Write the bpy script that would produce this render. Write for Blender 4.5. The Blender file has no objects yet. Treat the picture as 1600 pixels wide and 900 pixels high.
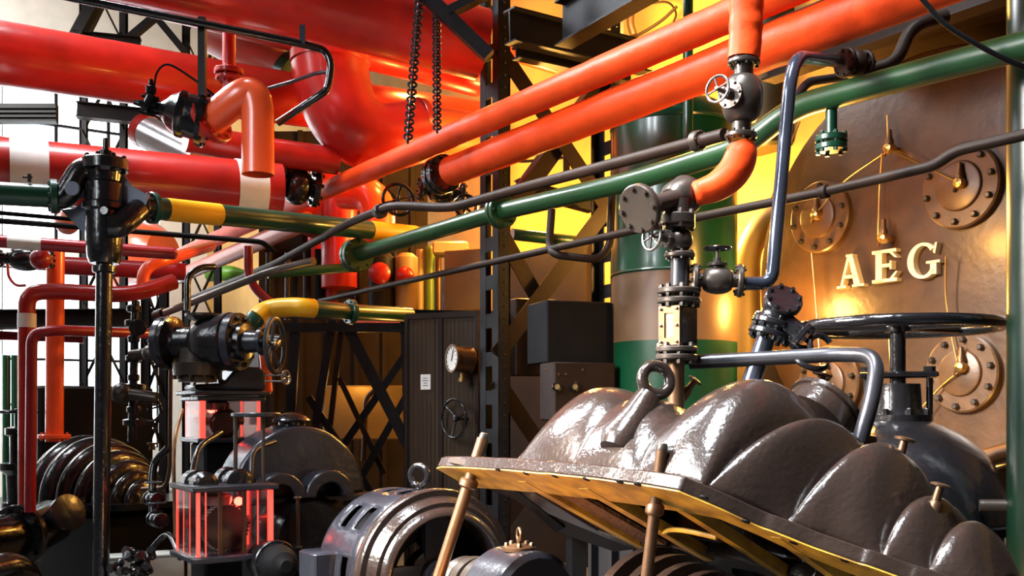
import bpy, math, random
from mathutils import Vector as V, Matrix
random.seed(7)
scn = bpy.context.scene
col = scn.collection
PI = math.pi
F, CX, HY, ZC = 1600.0, 800.0, 640.0, 1.7
UP = V((0, 0, 1))
A1 = V((.559, -.829, 0)).normalized()      # machine axis, towards the right and the viewer
D2 = V((.829, .559, 0)).normalized()       # across the hall, towards the right and away

def P(x, y, Y):
    return V(((x - CX) * Y / F, Y, ZC + (HY - y) * Y / F))
def S(px, Y):
    return px * Y / F
def ray_plane(x, y, p0, n):
    d = V(((x - CX) / F, 1, (HY - y) / F)); o = V((0, 0, ZC))
    return o + d * ((p0 - o).dot(n) / d.dot(n))
def frame(ax):
    ax = ax.normalized()
    r = UP if abs(ax.z) < .9 else V((1, 0, 0))
    u = r.cross(ax).normalized()
    return u, ax.cross(u).normalized(), ax

# ------------------------------------------------------------------ meshes
class MB:
    def __init__(s): s.v = []; s.f = []
    def add(s, vs, fs):
        b = len(s.v); s.v += [V(q) for q in vs]; s.f += [tuple(i + b for i in f) for f in fs]; return s
    def box(s, c, sx, sy, sz, ux=V((1, 0, 0)), uy=V((0, 1, 0)), uz=UP, bev=0):
        c = V(c); b = bev
        if b <= 0:
            vs = [c + ux * (i * sx / 2) + uy * (j * sy / 2) + uz * (k * sz / 2) for k in (-1, 1) for j in (-1, 1) for i in (-1, 1)]
            return s.add(vs, [(0, 2, 3, 1), (4, 5, 7, 6), (0, 1, 5, 4), (2, 6, 7, 3), (0, 4, 6, 2), (1, 3, 7, 5)])
        hx, hy = sx / 2, sy / 2
        o = [(-hx + b, -hy), (hx - b, -hy), (hx, -hy + b), (hx, hy - b), (hx - b, hy), (-hx + b, hy), (-hx, hy - b), (-hx, -hy + b)]
        def sh(q): return [(x * (1 - b / hx), y * (1 - b / hy)) for x, y in q]
        rings = [(sh(o), -sz / 2), (o, -sz / 2 + b), (o, sz / 2 - b), (sh(o), sz / 2)]
        vs = [c + ux * x + uy * y + uz * z for q, z in rings for x, y in q]
        fs = [tuple(reversed(range(8))), tuple(range(24, 32))]
        for k in range(3):
            for i in range(8):
                j = (i + 1) % 8; fs.append((k * 8 + i, k * 8 + j, k * 8 + 8 + j, k * 8 + 8 + i))
        return s.add(vs, fs)
    def bar(s, p0, p1, w, h, up=UP):
        p0, p1 = V(p0), V(p1); d = (p1 - p0); L = d.length; d = d / L
        if abs(d.dot(up)) > .98: up = V((0, 1, 0))
        x = d.cross(up).normalized(); z = x.cross(d).normalized()
        return s.box((p0 + p1) / 2, w, L, h, x, d, z)
    def angle(s, p0, p1, w, t, u, v):          # an L section with legs along u and v
        p0, p1 = V(p0), V(p1); d = (p1 - p0).normalized(); L = (p1 - p0).length; m = (p0 + p1) / 2
        s.box(m + u * (w / 2) + v * (t / 2), w, t, L, u, v, d)
        s.box(m + v * (w / 2 + t / 2) + u * (t / 2), t, w - t, L, u, v, d)
        return s
    def ibeam(s, p0, p1, w, h, t=.014):
        p0, p1 = V(p0), V(p1); d = (p1 - p0).normalized(); x = d.cross(UP).normalized(); z = x.cross(d).normalized()
        L = (p1 - p0).length; m = (p0 + p1) / 2
        s.box(m, t, L, h - 2 * t, x, d, z); s.box(m + z * (h - t) / 2, w, L, t, x, d, z); s.box(m - z * (h - t) / 2, w, L, t, x, d, z)
        return s
    def lathe(s, p0, ax, prof, n=24, cap=True, a0=0, a1=2 * PI, ref=None):
        p0 = V(p0); u, v, w = frame(ax)
        if ref is not None:
            u = (ref - w * ref.dot(w)).normalized(); v = w.cross(u)
        full = abs(a1 - a0 - 2 * PI) < 1e-4; m = n if full else n + 1
        vs = []
        for t, r in prof:
            for i in range(m):
                a = a0 + (a1 - a0) * i / n
                vs.append(p0 + w * t + (u * math.cos(a) + v * math.sin(a)) * r)
        fs = []
        for k in range(len(prof) - 1):
            for i in range(n):
                j = (i + 1) % m if full else i + 1
                fs.append((k * m + i, k * m + j, (k + 1) * m + j, (k + 1) * m + i))
        if cap:
            if prof[0][1] > 1e-5: fs.append(tuple(reversed(range(m))))
            if prof[-1][1] > 1e-5: fs.append(tuple(range((len(prof) - 1) * m, len(prof) * m)))
        return s.add(vs, fs)
    def cyl(s, p0, p1, r, r2=None, n=16):
        p0, p1 = V(p0), V(p1)
        return s.lathe(p0, p1 - p0, [(0, r), ((p1 - p0).length, r if r2 is None else r2)], n)
    def disc(s, c, ax, r, th, n=28, bev=.006):   # bevelled disc centred at c
        b = min(bev, th * .3)
        return s.lathe(V(c) - ax.normalized() * th / 2, ax, [(0, r - b), (b, r), (th - b, r), (th, r - b)], n)
    def sphere(s, c, r, n=18, sq=1, ax=UP):
        pr = [(-r * sq * math.cos(PI * k / 10), r * math.sin(PI * k / 10)) for k in range(11)]
        return s.lathe(c, ax, pr, n, cap=False)
    def torus(s, c, ax, R, r, n=32, m=10, a0=0, a1=2 * PI):
        u, v, w = frame(ax); full = abs(a1 - a0 - 2 * PI) < 1e-4
        k = n if full else n + 1
        pts = [V(c) + (u * math.cos(a0 + (a1 - a0) * i / n) + v * math.sin(a0 + (a1 - a0) * i / n)) * R for i in range(k)]
        return s.tube(pts, r, m, closed=full)
    def tube(s, pts, r, n=14, closed=False, cap=True):
        pts = [V(q) for q in pts]; N = len(pts)
        rs = r if isinstance(r, (list, tuple)) else [r] * N
        T = []
        for i in range(N):
            if closed: d = pts[(i + 1) % N] - pts[i - 1]
            else: d = pts[min(i + 1, N - 1)] - pts[max(i - 1, 0)]
            T.append(d.normalized())
        u = frame(T[0])[0]; vs = []
        for i in range(N):
            u = (u - T[i] * u.dot(T[i])).normalized(); w = T[i].cross(u)
            vs += [pts[i] + (u * math.cos(2 * PI * k / n) + w * math.sin(2 * PI * k / n)) * rs[i] for k in range(n)]
        fs = []
        for i in range(N if closed else N - 1):
            j = (i + 1) % N
            for k in range(n):
                l = (k + 1) % n; fs.append((i * n + k, i * n + l, j * n + l, j * n + k))
        if cap and not closed:
            fs.append(tuple(reversed(range(n)))); fs.append(tuple(range((N - 1) * n, N * n)))
        return s.add(vs, fs)
    def hollow(s, pts, r, th, n=24):            # an open-ended pipe with a wall
        s.tube(pts, r, n, cap=False); b = len(s.v); s.tube(pts, r - th, n, cap=False); N = len(pts)
        for e, fl in ((0, 1), ((N - 1) * n, 0)):
            o = b - N * n + e; q = b + e
            for k in range(n):
                l = (k + 1) % n; f = (o + k, o + l, q + l, q + k); s.f.append(f if fl == 0 else f[::-1])
        return s
    def bolts(s, c, ax, R, n, r, h, off=0, two=0):
        u, v, w = frame(ax)
        for i in range(n):
            a = off + 2 * PI * i / n; q = V(c) + (u * math.cos(a) + v * math.sin(a)) * R
            s.lathe(q - w * two, w, [(0, r), (h * .8 + two, r), (h + two, r * .7)], 6)
        return s
    def flange(s, c, ax, r, th, nb=8, br=None):  # disc with nuts on both faces
        br = br or r * .09; s.disc(c, ax, r, th); w = ax.normalized()
        s.bolts(V(c), w, r * .82, nb, br, th / 2 + br * 1.3, two=th / 2 + br * 1.3)
        return s
    def prism(s, poly, o, u, v, w, d):          # polygon in the u,v plane pushed out along w
        n = len(poly); o = V(o)
        vs = [o + u * x + v * y for x, y in poly] + [o + u * x + v * y + w * d for x, y in poly]
        fs = [tuple(reversed(range(n))), tuple(range(n, 2 * n))] + [(i, (i + 1) % n, n + (i + 1) % n, n + i) for i in range(n)]
        return s.add(vs, fs)
    def slab(s, pts, d):                        # a polygon of points made thick along vector d
        n = len(pts); pts = [V(q) for q in pts]
        return s.add(pts + [q + d for q in pts], [tuple(range(n)), tuple(reversed(range(n, 2 * n)))] + [(i, n + i, n + (i + 1) % n, (i + 1) % n) for i in range(n)])
    def grid(s, rows, closed=False):
        m = len(rows[0]); b = len(s.v)
        for r in rows: s.v += [V(q) for q in r]
        for i in range(len(rows) - 1):
            for k in range(m - 1):
                s.f.append((b + i * m + k, b + i * m + k + 1, b + (i + 1) * m + k + 1, b + (i + 1) * m + k))
        return s
    def wheel(s, c, ax, R, r, nsp=5, dish=0):
        u, v, w = frame(ax); c = V(c); s.torus(c, w, R, r, 36, 8)
        s.lathe(c - w * (r * 1.6 + dish), w, [(0, R * .14), (r * 3.2, R * .17), (r * 3.6, R * .1)], 12)
        for i in range(nsp):
            a = 2 * PI * i / nsp + .3; q = u * math.cos(a) + v * math.sin(a)
            s.tube([c - w * dish + q * R * .1, c - w * dish * .7 + q * R * .5, c + q * R], r * .7, 8)
        return s

WL = {}
def finish(mb, name, mat, loc, parent=None, sharp=38):
    me = bpy.data.meshes.new(name)
    me.from_pydata([tuple(q - loc) for q in mb.v], [], mb.f)
    me.validate(); me.update()
    import bmesh
    bm = bmesh.new(); bm.from_mesh(me); bmesh.ops.recalc_face_normals(bm, faces=bm.faces); bm.to_mesh(me); bm.free()
    me.shade_smooth()
    me.set_sharp_from_angle(angle=math.radians(sharp))
    me.materials.append(mat)
    o = bpy.data.objects.new(name, me); col.objects.link(o)
    if parent is None: o.location = loc
    else: o.parent = parent
    WL[o.name] = loc
    return o
def thing(name, label, cat, loc, group=None):
    o = bpy.data.objects.new(name, None); col.objects.link(o); o.location = V(loc); o.empty_display_size = .1
    o['label'] = label; o['category'] = cat
    if group: o['group'] = group
    WL[o.name] = V(loc); return o
def part(mb, name, mat, parent, label=None, sharp=38):
    o = finish(mb, name, mat, WL[parent.name], parent, sharp)
    if label: o['label'] = label
    return o
def solo(mb, name, mat, label, cat, group=None, sharp=38):
    lo = [min(q[i] for q in mb.v) for i in range(3)]; hi = [max(q[i] for q in mb.v) for i in range(3)]
    o = finish(mb, name, mat, V(((lo[0] + hi[0]) / 2, (lo[1] + hi[1]) / 2, lo[2])), None, sharp)
    o['label'] = label; o['category'] = cat
    if group: o['group'] = group
    return o
def struct(mb, name, mat):
    o = finish(mb, name, mat, V((0, 0, 0))); o['kind'] = 'structure'; return o

def fillet(pts, rad, n=7):
    pts = [V(q) for q in pts]; out = [pts[0]]
    for i in range(1, len(pts) - 1):
        a, b, c = pts[i - 1], pts[i], pts[i + 1]
        R = rad[i - 1] if isinstance(rad, (list, tuple)) else rad
        d0, d1 = (a - b), (c - b); l0, l1 = d0.length, d1.length
        k = min(R, l0 * .49, l1 * .49); p, q = b + d0 / l0 * k, b + d1 / l1 * k
        for j in range(n + 1):
            t = j / n; out.append(p * (1 - t) ** 2 + b * 2 * t * (1 - t) + q * t * t)
    out.append(pts[-1]); return out
def dens(pts, step):
    out = [V(pts[0])]
    for a, b in zip(pts[:-1], pts[1:]):
        a, b = V(a), V(b); k = max(1, int((b - a).length / step))
        out += [a.lerp(b, (i + 1) / k) for i in range(k)]
    return out
def spline(pts, n=8):
    pts = [V(q) for q in pts]; ext = [pts[0] * 2 - pts[1]] + pts + [pts[-1] * 2 - pts[-2]]; out = []
    for i in range(len(pts) - 1):
        a, b, c, d = ext[i:i + 4]
        for j in range(n):
            t = j / n; out.append(.5 * (2 * b + (c - a) * t + (2 * a - 5 * b + 4 * c - d) * t * t + (3 * b - a - 3 * c + d) * t ** 3))
    out.append(pts[-1]); return out
def far(pts, a=0, b=0):
    pts = [V(q) for q in pts]
    if a: pts = [pts[0] + (pts[0] - pts[1]).normalized() * a] + pts[1:]
    if b: pts = pts[:-1] + [pts[-1] + (pts[-1] - pts[-2]).normalized() * b]
    return pts
def PX(l): return [P(*q) for q in l]

# --------------------------------------------------------------- materials
MATS = {}
def paint(name, c, rough=.35, var=.18, bump=.12, bscale=14, metal=0, coat=0, dirt=None, dscale=3, dlo=.55, spec=.5):
    m = bpy.data.materials.new(name); m.use_nodes = True; nt = m.node_tree; N = nt.nodes; L = nt.links
    b = N['Principled BSDF']; b.inputs['Roughness'].default_value = rough; b.inputs['Metallic'].default_value = metal
    b.inputs['Coat Weight'].default_value = coat; b.inputs['Coat Roughness'].default_value = .12
    b.inputs['Specular IOR Level'].default_value = spec
    tc = N.new('ShaderNodeTexCoord')
    n1 = N.new('ShaderNodeTexNoise'); n1.inputs['Scale'].default_value = dscale; n1.inputs['Detail'].default_value = 6
    L.new(tc.outputs['Object'], n1.inputs['Vector'])
    r = N.new('ShaderNodeValToRGB'); e = r.color_ramp.elements
    k = dirt or tuple(x * (1 - var) for x in c)
    e[0].position = 1 - dlo - .12; e[0].color = (*k, 1); e[1].position = dlo + .1; e[1].color = (*c, 1)
    L.new(n1.outputs['Fac'], r.inputs['Fac']); L.new(r.outputs['Color'], b.inputs['Base Color'])
    if bump:
        n2 = N.new('ShaderNodeTexNoise'); n2.inputs['Scale'].default_value = bscale; n2.inputs['Detail'].default_value = 4
        L.new(tc.outputs['Object'], n2.inputs['Vector'])
        bp = N.new('ShaderNodeBump'); bp.inputs['Strength'].default_value = bump; bp.inputs['Distance'].default_value = .02
        L.new(n2.outputs['Fac'], bp.inputs['Height']); L.new(bp.outputs['Normal'], b.inputs['Normal'])
    MATS[name] = m; return m
M = MATS
paint('red_paint', (.50, .018, .012), .30, .35, .10, 9, coat=.3)
paint('orange_red_lagging', (.86, .070, .009), .45, .22, .5, 7, spec=.2)
paint('orange_paint', (.86, .105, .028), .3, .15, .05, 9, coat=.3)
paint('dark_red_paint', (.36, .012, .018), .33, .3, .08, 9, coat=.2)
paint('white_band', (.88, .85, .81), .5, .15, .08, 12)
paint('yellow_band', (.86, .46, .012), .4, .12, .06, 12)
paint('green_paint', (.006, .058, .032), .32, .3, .08, 9, coat=.3)
paint('leaf_green_paint', (.016, .066, .020), .34, .3, .08, 9, coat=.15)
paint('tank_green', (.003, .052, .020), .3, .3, .06, 6, coat=.3)
paint('tank_brown', (.16, .085, .04), .4, .35, .08, 8)
paint('tank_olive', (.12, .21, .02), .38, .2, .06, 8)
paint('black_gloss', (.009, .009, .011), .2, .3, .22, 22, coat=.4)
paint('black_matt', (.007, .007, .008), .65, .3, .1, 12, spec=.12)
paint('slate_paint', (.022, .024, .033), .25, .3, .16, 16, coat=.1)
paint('casing_brown', (.026, .017, .014), .21, .3, .16, 45, coat=.35)
paint('iron', (.075, .06, .05), .34, .4, .12, 20, metal=.55)
paint('steel_dark', (.06, .06, .07), .3, .3, .05, 14, metal=.6)
paint('steel', (.27, .25, .23), .3, .35, .06, 20, metal=.9)
paint('blued_steel', (.07, .08, .115), .2, .2, .05, 8, metal=.6, coat=.3)
paint('bronze', (.17, .095, .052), .42, .4, .08, 16, metal=.8)
paint('brass', (.75, .48, .16), .28, .3, .04, 16, metal=.95)
paint('structure_steel', (.014, .013, .015), .5, .3, .1, 18, spec=.15)
paint('structure_brown', (.024, .013, .009), .5, .35, .1, 18, spec=.15)
paint('plate_brown', (.075, .036, .013), .34, .4, .10, 22, coat=.15, dscale=5)
paint('disc_brown', (.11, .055, .021), .36, .4, .08, 20, dscale=7)
paint('letter_cream', (.80, .70, .46), .45, .08, .04, 20)
paint('flange_yellow', (.62, .34, .03), .5, .4, .1, 24, dirt=(.26, .13, .02), dscale=9)
paint('rust', (.20, .085, .03), .85, .6, .9, 60, dscale=30)
paint('wall_plaster', (.74, .72, .66), .8, .12, .12, 5)
paint('deep_green', (.003, .016, .008), .3, .3, .05, 8)
paint('olive_dark', (.035, .032, .006), .45, .3, .05, 8)
paint('web_sky_grey', (.15, .18, .25), .55, .3, .2, 30)  # blue-grey sky reflection on the valve webs painted into the colour
paint('ochre_dark', (.20, .12, .03), .5, .3, .1, 8)
paint('shade_brown', (.025, .016, .010), .6, .3, .1, 6, spec=.15)  # dark brown standing in for shade behind the machines
paint('wall_dark', (.16, .15, .14), .85, .15, .08, 5)
paint('wall_ochre', (.55, .31, .08), .8, .15, .12, 5)
paint('concrete_floor', (.10, .10, .105), .5, .3, .1, 6)
paint('ceiling_paint', (.06, .06, .06), .8, .2, .05, 5)
paint('grey_box', (.33, .34, .30), .5, .15, .04, 12)
paint('label_white', (.82, .78, .72), .6, .08, 0)
paint('silver_lagging', (.72, .70, .70), .25, .2, .06, 6, metal=.8)
paint('pink_paint', (.62, .20, .15), .35, .2, .06, 8)
paint('lime_paint', (.16, .42, .03), .4, .2, .05, 8)
paint('beige_metal', (.34, .25, .11), .5, .25, .06, 8)
def acrylic(name, c, rough=.06):
    m = bpy.data.materials.new(name); m.use_nodes = True; b = m.node_tree.nodes['Principled BSDF']
    b.inputs['Base Color'].default_value = (*c, 1); b.inputs['Roughness'].default_value = rough
    b.inputs['Transmission Weight'].default_value = 1; b.inputs['IOR'].default_value = 1.3
    MATS[name] = m; return m
acrylic('clear_acrylic', (.95, .80, .80)); acrylic('window_glass', (.95, .97, .97), .02)
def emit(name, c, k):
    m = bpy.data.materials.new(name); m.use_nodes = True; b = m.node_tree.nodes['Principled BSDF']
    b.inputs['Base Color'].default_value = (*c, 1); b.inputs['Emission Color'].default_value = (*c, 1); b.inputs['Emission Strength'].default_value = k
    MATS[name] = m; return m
emit('red_glow_edge', (1, .10, .07), 1.1)  # emits by itself, imitating red lamp light caught in the clear edges
emit('lamp_warm', (1, .62, .25), 12)
def mesh_metal():
    m = bpy.data.materials.new('perforated_sheet'); m.use_nodes = True; nt = m.node_tree; N = nt.nodes; L = nt.links; b = N['Principled BSDF']
    b.inputs['Base Color'].default_value = (.045, .027, .016, 1); b.inputs['Roughness'].default_value = .5; b.inputs['Metallic'].default_value = 0; b.inputs['Specular IOR Level'].default_value = .15
    tc = N.new('ShaderNodeTexCoord'); vo = N.new('ShaderNodeTexVoronoi'); vo.inputs['Scale'].default_value = 55; vo.inputs['Randomness'].default_value = 0
    mt = N.new('ShaderNodeMath'); mt.operation = 'GREATER_THAN'; mt.inputs[1].default_value = .36
    L.new(tc.outputs['Object'], vo.inputs['Vector']); L.new(vo.outputs['Distance'], mt.inputs[0]); L.new(mt.outputs[0], b.inputs['Alpha'])
    MATS['perforated_sheet'] = m
mesh_metal()

# ---------------------------------------------------------- builders
def pipe_thing(name, label, cat, pts, r, mat, bend=.2, flanges=(), bands=(), group=None, n=20, fmat=None, hollow=False, wob=0, round_end=False):
    """pts in space; flanges: (point, axis, radius, thickness, bolts); bands: (p0, p1, material)"""
    path = fillet(pts, bend) if len(pts) > 2 else list(pts)
    mb = MB()
    if wob:
        path = dens(path, .12)
        rs = [r * (1 + wob * (random.random() - .5)) for _ in path]
    else: rs = [r] * len(path)
    if round_end:
        d = (path[-1] - path[-2]).normalized(); e = path[-1]
        for k in (.3, .6, .8, .95): path.append(e + d * r * k * .8); rs.append(r * math.sqrt(1 - k * k))
    if hollow: mb.hollow(path, r, hollow, n)
    else: mb.tube(path, rs, n)
    if not flanges and not bands:
        return solo(mb, name, M[mat], label, cat, group, 50)
    t = thing(name, label, cat, pts[0], group)
    part(mb, 'pipe', M[mat], t, sharp=50)
    for c, ax, fr, th, nb in flanges:
        part(MB().flange(c, ax, fr, th, nb), 'flange', M[fmat or mat], t)
    for p0, p1, bm in bands:
        part(MB().lathe(p0, p1 - p0, [(0, r), (0, r * 1.03), ((p1 - p0).length, r * 1.03), ((p1 - p0).length, r)], n, cap=False), 'band', M[bm], t, bm.split('_')[0] + ' painted band')
    return t

def valve(name, label, c, ax, L, r, fr, stem, slen, wR, mat='iron', wmat='steel', nsp=5, group=None, cat='valve', wr=None, plump=1.25):
    c = V(c); ax = ax.normalized(); stem = stem.normalized(); t = thing(name, label, cat, c, group)
    b = MB(); h = L / 2
    pr = [(-h, r * .55), (-h * .66, r * .55)] + [(-h * .6 * math.cos(PI * k / 8), r * (.55 + (plump - .55) * math.sin(PI * k / 8))) for k in range(9)] + [(h * .66, r * .55), (h, r * .55)]
    b.lathe(c, ax, pr, 24); part(b, 'body', M[mat], t, sharp=50)
    for sgn in (-1, 1):
        part(MB().flange(c + ax * sgn * (h - fr * .18), ax, fr, fr * .34, 8, fr * .11), 'flange', M[mat], t)
    if stem.length and slen:
        b = MB(); b.lathe(c, stem, [(r * .5, r * .62), (slen * .45, r * .55), (slen * .45, r * .8), (slen * .52, r * .8), (slen * .52, r * .34), (slen * .7, r * .3)], 16)
        b.bolts(c + stem * slen * .52, stem, r * .66, 6, r * .09, r * .12); part(b, 'bonnet', M[mat], t)
        part(MB().cyl(c + stem * slen * .6, c + stem * slen * 1.04, r * .13, n=10), 'stem', M['steel'], t)
        if wR: part(MB().wheel(c + stem * slen, stem, wR, wr or wR * .11, nsp), 'handwheel', M[wmat], t)
    return t
# =================================================================== camera
cam = bpy.data.cameras.new('camera'); co = bpy.data.objects.new('camera', cam); col.objects.link(co)
co.location = (0, 0, ZC); co.rotation_euler = (PI / 2, 0, 0)
cam.sensor_width = 36; cam.lens = 36; cam.shift_y = 190 / 1600; cam.clip_start = .05; cam.clip_end = 200
scn.camera = co

# =================================================================== the hall
WR = 6.9; WF = 22.0                                   # distances of the two walls along D2 and -A1
DB = -A1
def hall(u, d, z): return D2 * d + DB * u + UP * z    # u towards the far end, d towards the right wall
mb = MB(); mb.box(hall(7.5, -1, -.1), 16.3, 30, .2, D2, DB); struct(mb, 'floor', M['concrete_floor'])
mb = MB(); mb.box(hall(7.5, WR + .15, 5), .3, 30, 10, D2, DB); struct(mb, 'wall_right', M['wall_ochre'])
# far wall with window openings
mb = MB()
wins = [(-1.5, 1.5, 5.0, 8.2), (-6.2, -3.0, 5.0, 8.2), (2.9, 5.9, 5.0, 8.2), (-1.5, 1.5, .9, 4.5), (-6.2, -3.0, .9, 4.5), (2.9, 5.9, .9, 4.5)]
xs = sorted({-9.0, WR} | {w[0] for w in wins} | {w[1] for w in wins}); zs = sorted({0.0, 10.0} | {w[2] for w in wins} | {w[3] for w in wins})
for i in range(len(xs) - 1):
    for j in range(len(zs) - 1):
        if any(w[0] <= xs[i] < w[1] and w[2] <= zs[j] < w[3] for w in wins): continue
        mb.box(hall(WF + .15, (xs[i] + xs[i + 1]) / 2, (zs[j] + zs[j + 1]) / 2), xs[i + 1] - xs[i], .3, zs[j + 1] - zs[j], D2, DB)
struct(mb, 'wall_far', M['wall_plaster'])
for k, (x0, x1, z0, z1) in enumerate(wins):
    mb = MB()
    for i in range(4): mb.box(hall(WF + .15, x0 + (x1 - x0) * i / 3, (z0 + z1) / 2), .06, .08, z1 - z0, D2, DB)
    for j in range(5): mb.box(hall(WF + .15, (x0 + x1) / 2, z0 + (z1 - z0) * j / 4), x1 - x0, .08, .05, D2, DB)
    w = struct(mb, 'window_%d' % (k + 1), M['structure_steel'])
    g = MB().box(hall(WF + .2, (x0 + x1) / 2, (z0 + z1) / 2), x1 - x0, .01, z1 - z0, D2, DB)
    part(g, 'pane', M['window_glass'], w)
mb = MB(); mb.box(hall(WF - .02, -2, 4.6), 16, .05, .10, D2, DB); struct(mb, 'trim_1', M['wall_plaster'])
mb = MB(); mb.box(hall(6, -9.15, 5), .3, 33, 10, D2, DB); struct(mb, 'wall_left', M['wall_dark'])
mb = MB(); mb.box(hall(-7.15, -1, 5), 16, .3, 10, D2, DB); struct(mb, 'wall_near', M['wall_dark'])
mb = MB(); mb.box(hall(7.5, WR - .02, 1.25), .04, 29.6, 2.5, D2, DB); struct(mb, 'shade_band_2', M['shade_brown'])  # dark band added so the lower wall reads as shaded
mb = MB(); mb.box(hall(15.3, WR - .03, 1.75), .06, 13.2, 3.5, D2, DB); struct(mb, 'shade_band_3', M['shade_brown'])  # taller dark band added towards the far end, shade as colour
mb = MB(); mb.box(hall(7.5, -1, 10.15), 16.6, 30, .3, D2, DB); struct(mb, 'ceiling', M['ceiling_paint'])

# =================================================================== turbine cover (main subject)
N0 = P(690, 714, 5.4); TH = math.radians(28)
CC = D2 * math.cos(TH) - UP * math.sin(TH)             # across the joint face, far side hangs lower
NN = A1.cross(CC).normalized()
if NN.z < 0: NN = -NN
def pl(x, y, off=0): return ray_plane(x, y, N0 + NN * off, NN)
st = [  # joint edge pixel, crown pixel, half width
 (778, 714, 925, 668, .44), (786, 714, 940, 641, .47), (805, 715, 955, 622, .50), (830, 717, 972, 612, .52), (855, 719, 998, 612, .52), (868, 719, 1020, 622, .51),
 (885, 721, 1038, 625, .51), (920, 724, 1062, 632, .505), (950, 727, 1085, 642, .50), (965, 729, 1110, 650, .50), (980, 731, 1150, 624, .52), (1000, 733, 1185, 606, .54),
 (1025, 736, 1218, 600, .55), (1050, 740, 1248, 610, .55), (1068, 743, 1268, 635, .53), (1076, 746, 1280, 662, .51), (1088, 751, 1290, 662, .50), (1110, 760, 1304, 661, .50),
 (1140, 773, 1322, 664, .50), (1170, 787, 1342, 680, .48), (1192, 797, 1358, 705, .46), (1202, 801, 1368, 718, .44), (1214, 805, 1376, 708, .45), (1240, 815, 1390, 699, .45),
 (1275, 829, 1408, 700, .44), (1312, 842, 1428, 718, .42), (1338, 851, 1444, 755, .38), (1350, 855, 1455, 780, .36), (1362, 858, 1464, 776, .35), (1385, 866, 1484, 778, .34),
 (1410, 875, 1503, 795, .32), (1425, 880, 1512, 812, .29), (1436, 883, 1522, 810, .28), (1458, 890, 1538, 812, .26), (1482, 898, 1556, 825, .24), (1510, 908, 1572, 850, .21), (1540, 920, 1588, 885, .18)]
# ease the list so that grooves between the humps stay soft
def lerpst(a, b, t): return tuple(p + (q - p) * t for p, q in zip(a, b))
stf = []
for i in range(len(st) - 1):
    a0, a, b, b1 = st[max(i - 1, 0)], st[i], st[i + 1], st[min(i + 2, len(st) - 1)]
    for k in range(4):
        t = k / 4
        stf.append(tuple(.5 * (2 * q + (r - p) * t + (2 * p - 5 * q + 4 * r - s) * t * t + (3 * q - p - 3 * r + s) * t ** 3) for p, q, r, s in zip(a0, a, b, b1)))
stf.append(st[-1])
MG = .10
rows = []; ED = []; CEN = []
CR = [0, 20, 36, 60, 84, 108, 124, 144]; AM = [.05, .035, .085, .09, .10, .075, .065]      # seams between the humps, swell of each hump
def swell(i):
    for k in range(7):
        if CR[k] <= i <= CR[k + 1]:
            t = (i - CR[k]) / (CR[k + 1] - CR[k]); return AM[k] * (math.sin(PI * t) ** .7 - .42)
    return 0
for ex, ey, tx, ty, W in stf:
    W = W * .76
    e = pl(ex, ey); f = e + CC * MG; c = f + CC * W
    Yt = c.y + .10; tp = P(tx, ty + (9 if tx < 1080 else 16), Yt)
    ED.append((e, f, c, W)); CEN.append((c, tp))
    sw = swell(len(rows)); row = []
    for k in range(37):
        a = PI * k / 36; out = (-CC * math.cos(a) + (tp - c).normalized() * math.sin(a))
        row.append(c - CC * (W * math.cos(a)) + (tp - c) * math.sin(a) ** 1.16 + out * sw * (math.sin(a) ** .6) * (.25 + .75 * abs(math.cos(a)) ** .5))
    rows.append(row)
cover = thing('turbine_cover', 'large glossy brown turbine casing lid with stepped humps, tilted open on rods', 'turbine casing', N0)
mb = MB(); mb.grid(rows)
for ends in (rows[0], rows[-1]):                       # end walls
    n = len(ends); c = (ends[0] + ends[-1]) / 2; b = len(mb.v); mb.v += [c] + list(ends)
    mb.f += [(b, b + 1 + k, b + 2 + k) for k in range(n - 1)]
dome = part(mb, 'casing_shell', M['casing_brown'], cover, sharp=60)
sm = dome.modifiers.new('thick', 'SOLIDIFY'); sm.thickness = .02; sm.offset = -1
# joint flange: near band, left end band, far band
TK = .062
lead = [pl(690, 714), pl(697, 712), pl(730, 712), pl(755, 713)]
edge = lead + [e for e, f, c, W in ED]
def edgemb(inner, d0, d1):
    mb = MB(); n = len(edge); vs = []
    for k, e in enumerate(edge):
        i = inner(k, e); vs += [e + NN * d0, i + NN * d0, i + NN * d1, e + NN * d1]
    fs = []
    for k in range(n - 1):
        for j in range(4):
            fs.append((4 * k + j, 4 * k + (j + 1) % 4, 4 * k + 4 + (j + 1) % 4, 4 * k + 4 + j))
    fs += [(0, 1, 2, 3), (4 * n - 1, 4 * n - 2, 4 * n - 3, 4 * n - 4)]
    return mb.add(vs, fs)
wid = lambda k, e: e + CC * .26
mb = edgemb(wid, 0, -TK)
fe = [c + CC * (W + MG) for e, f, c, W in ED][::4]; fi = [c + CC * (W - .05) for e, f, c, W in ED][::4]
b = len(mb.v)
for p, q in zip(fe, fi): mb.v += [p, q, q - NN * TK, p - NN * TK]
for k in range(len(fe) - 1):
    for j in range(4): mb.f.append((b + 4 * k + j, b + 4 * k + (j + 1) % 4, b + 4 * k + 4 + (j + 1) % 4, b + 4 * k + 4 + j))
e0, ef = edge[0], fe[0]
mb.slab([e0, ED[0][1] + CC * .02, ED[0][1] + CC * 2 * ED[0][3], ef], -NN * TK)
fl = part(mb, 'joint_flange', M['casing_brown'], cover, sharp=40)
bv = fl.modifiers.new('bevel', 'BEVEL'); bv.width = .012; bv.segments = 2; bv.limit_method = 'ANGLE'
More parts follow.
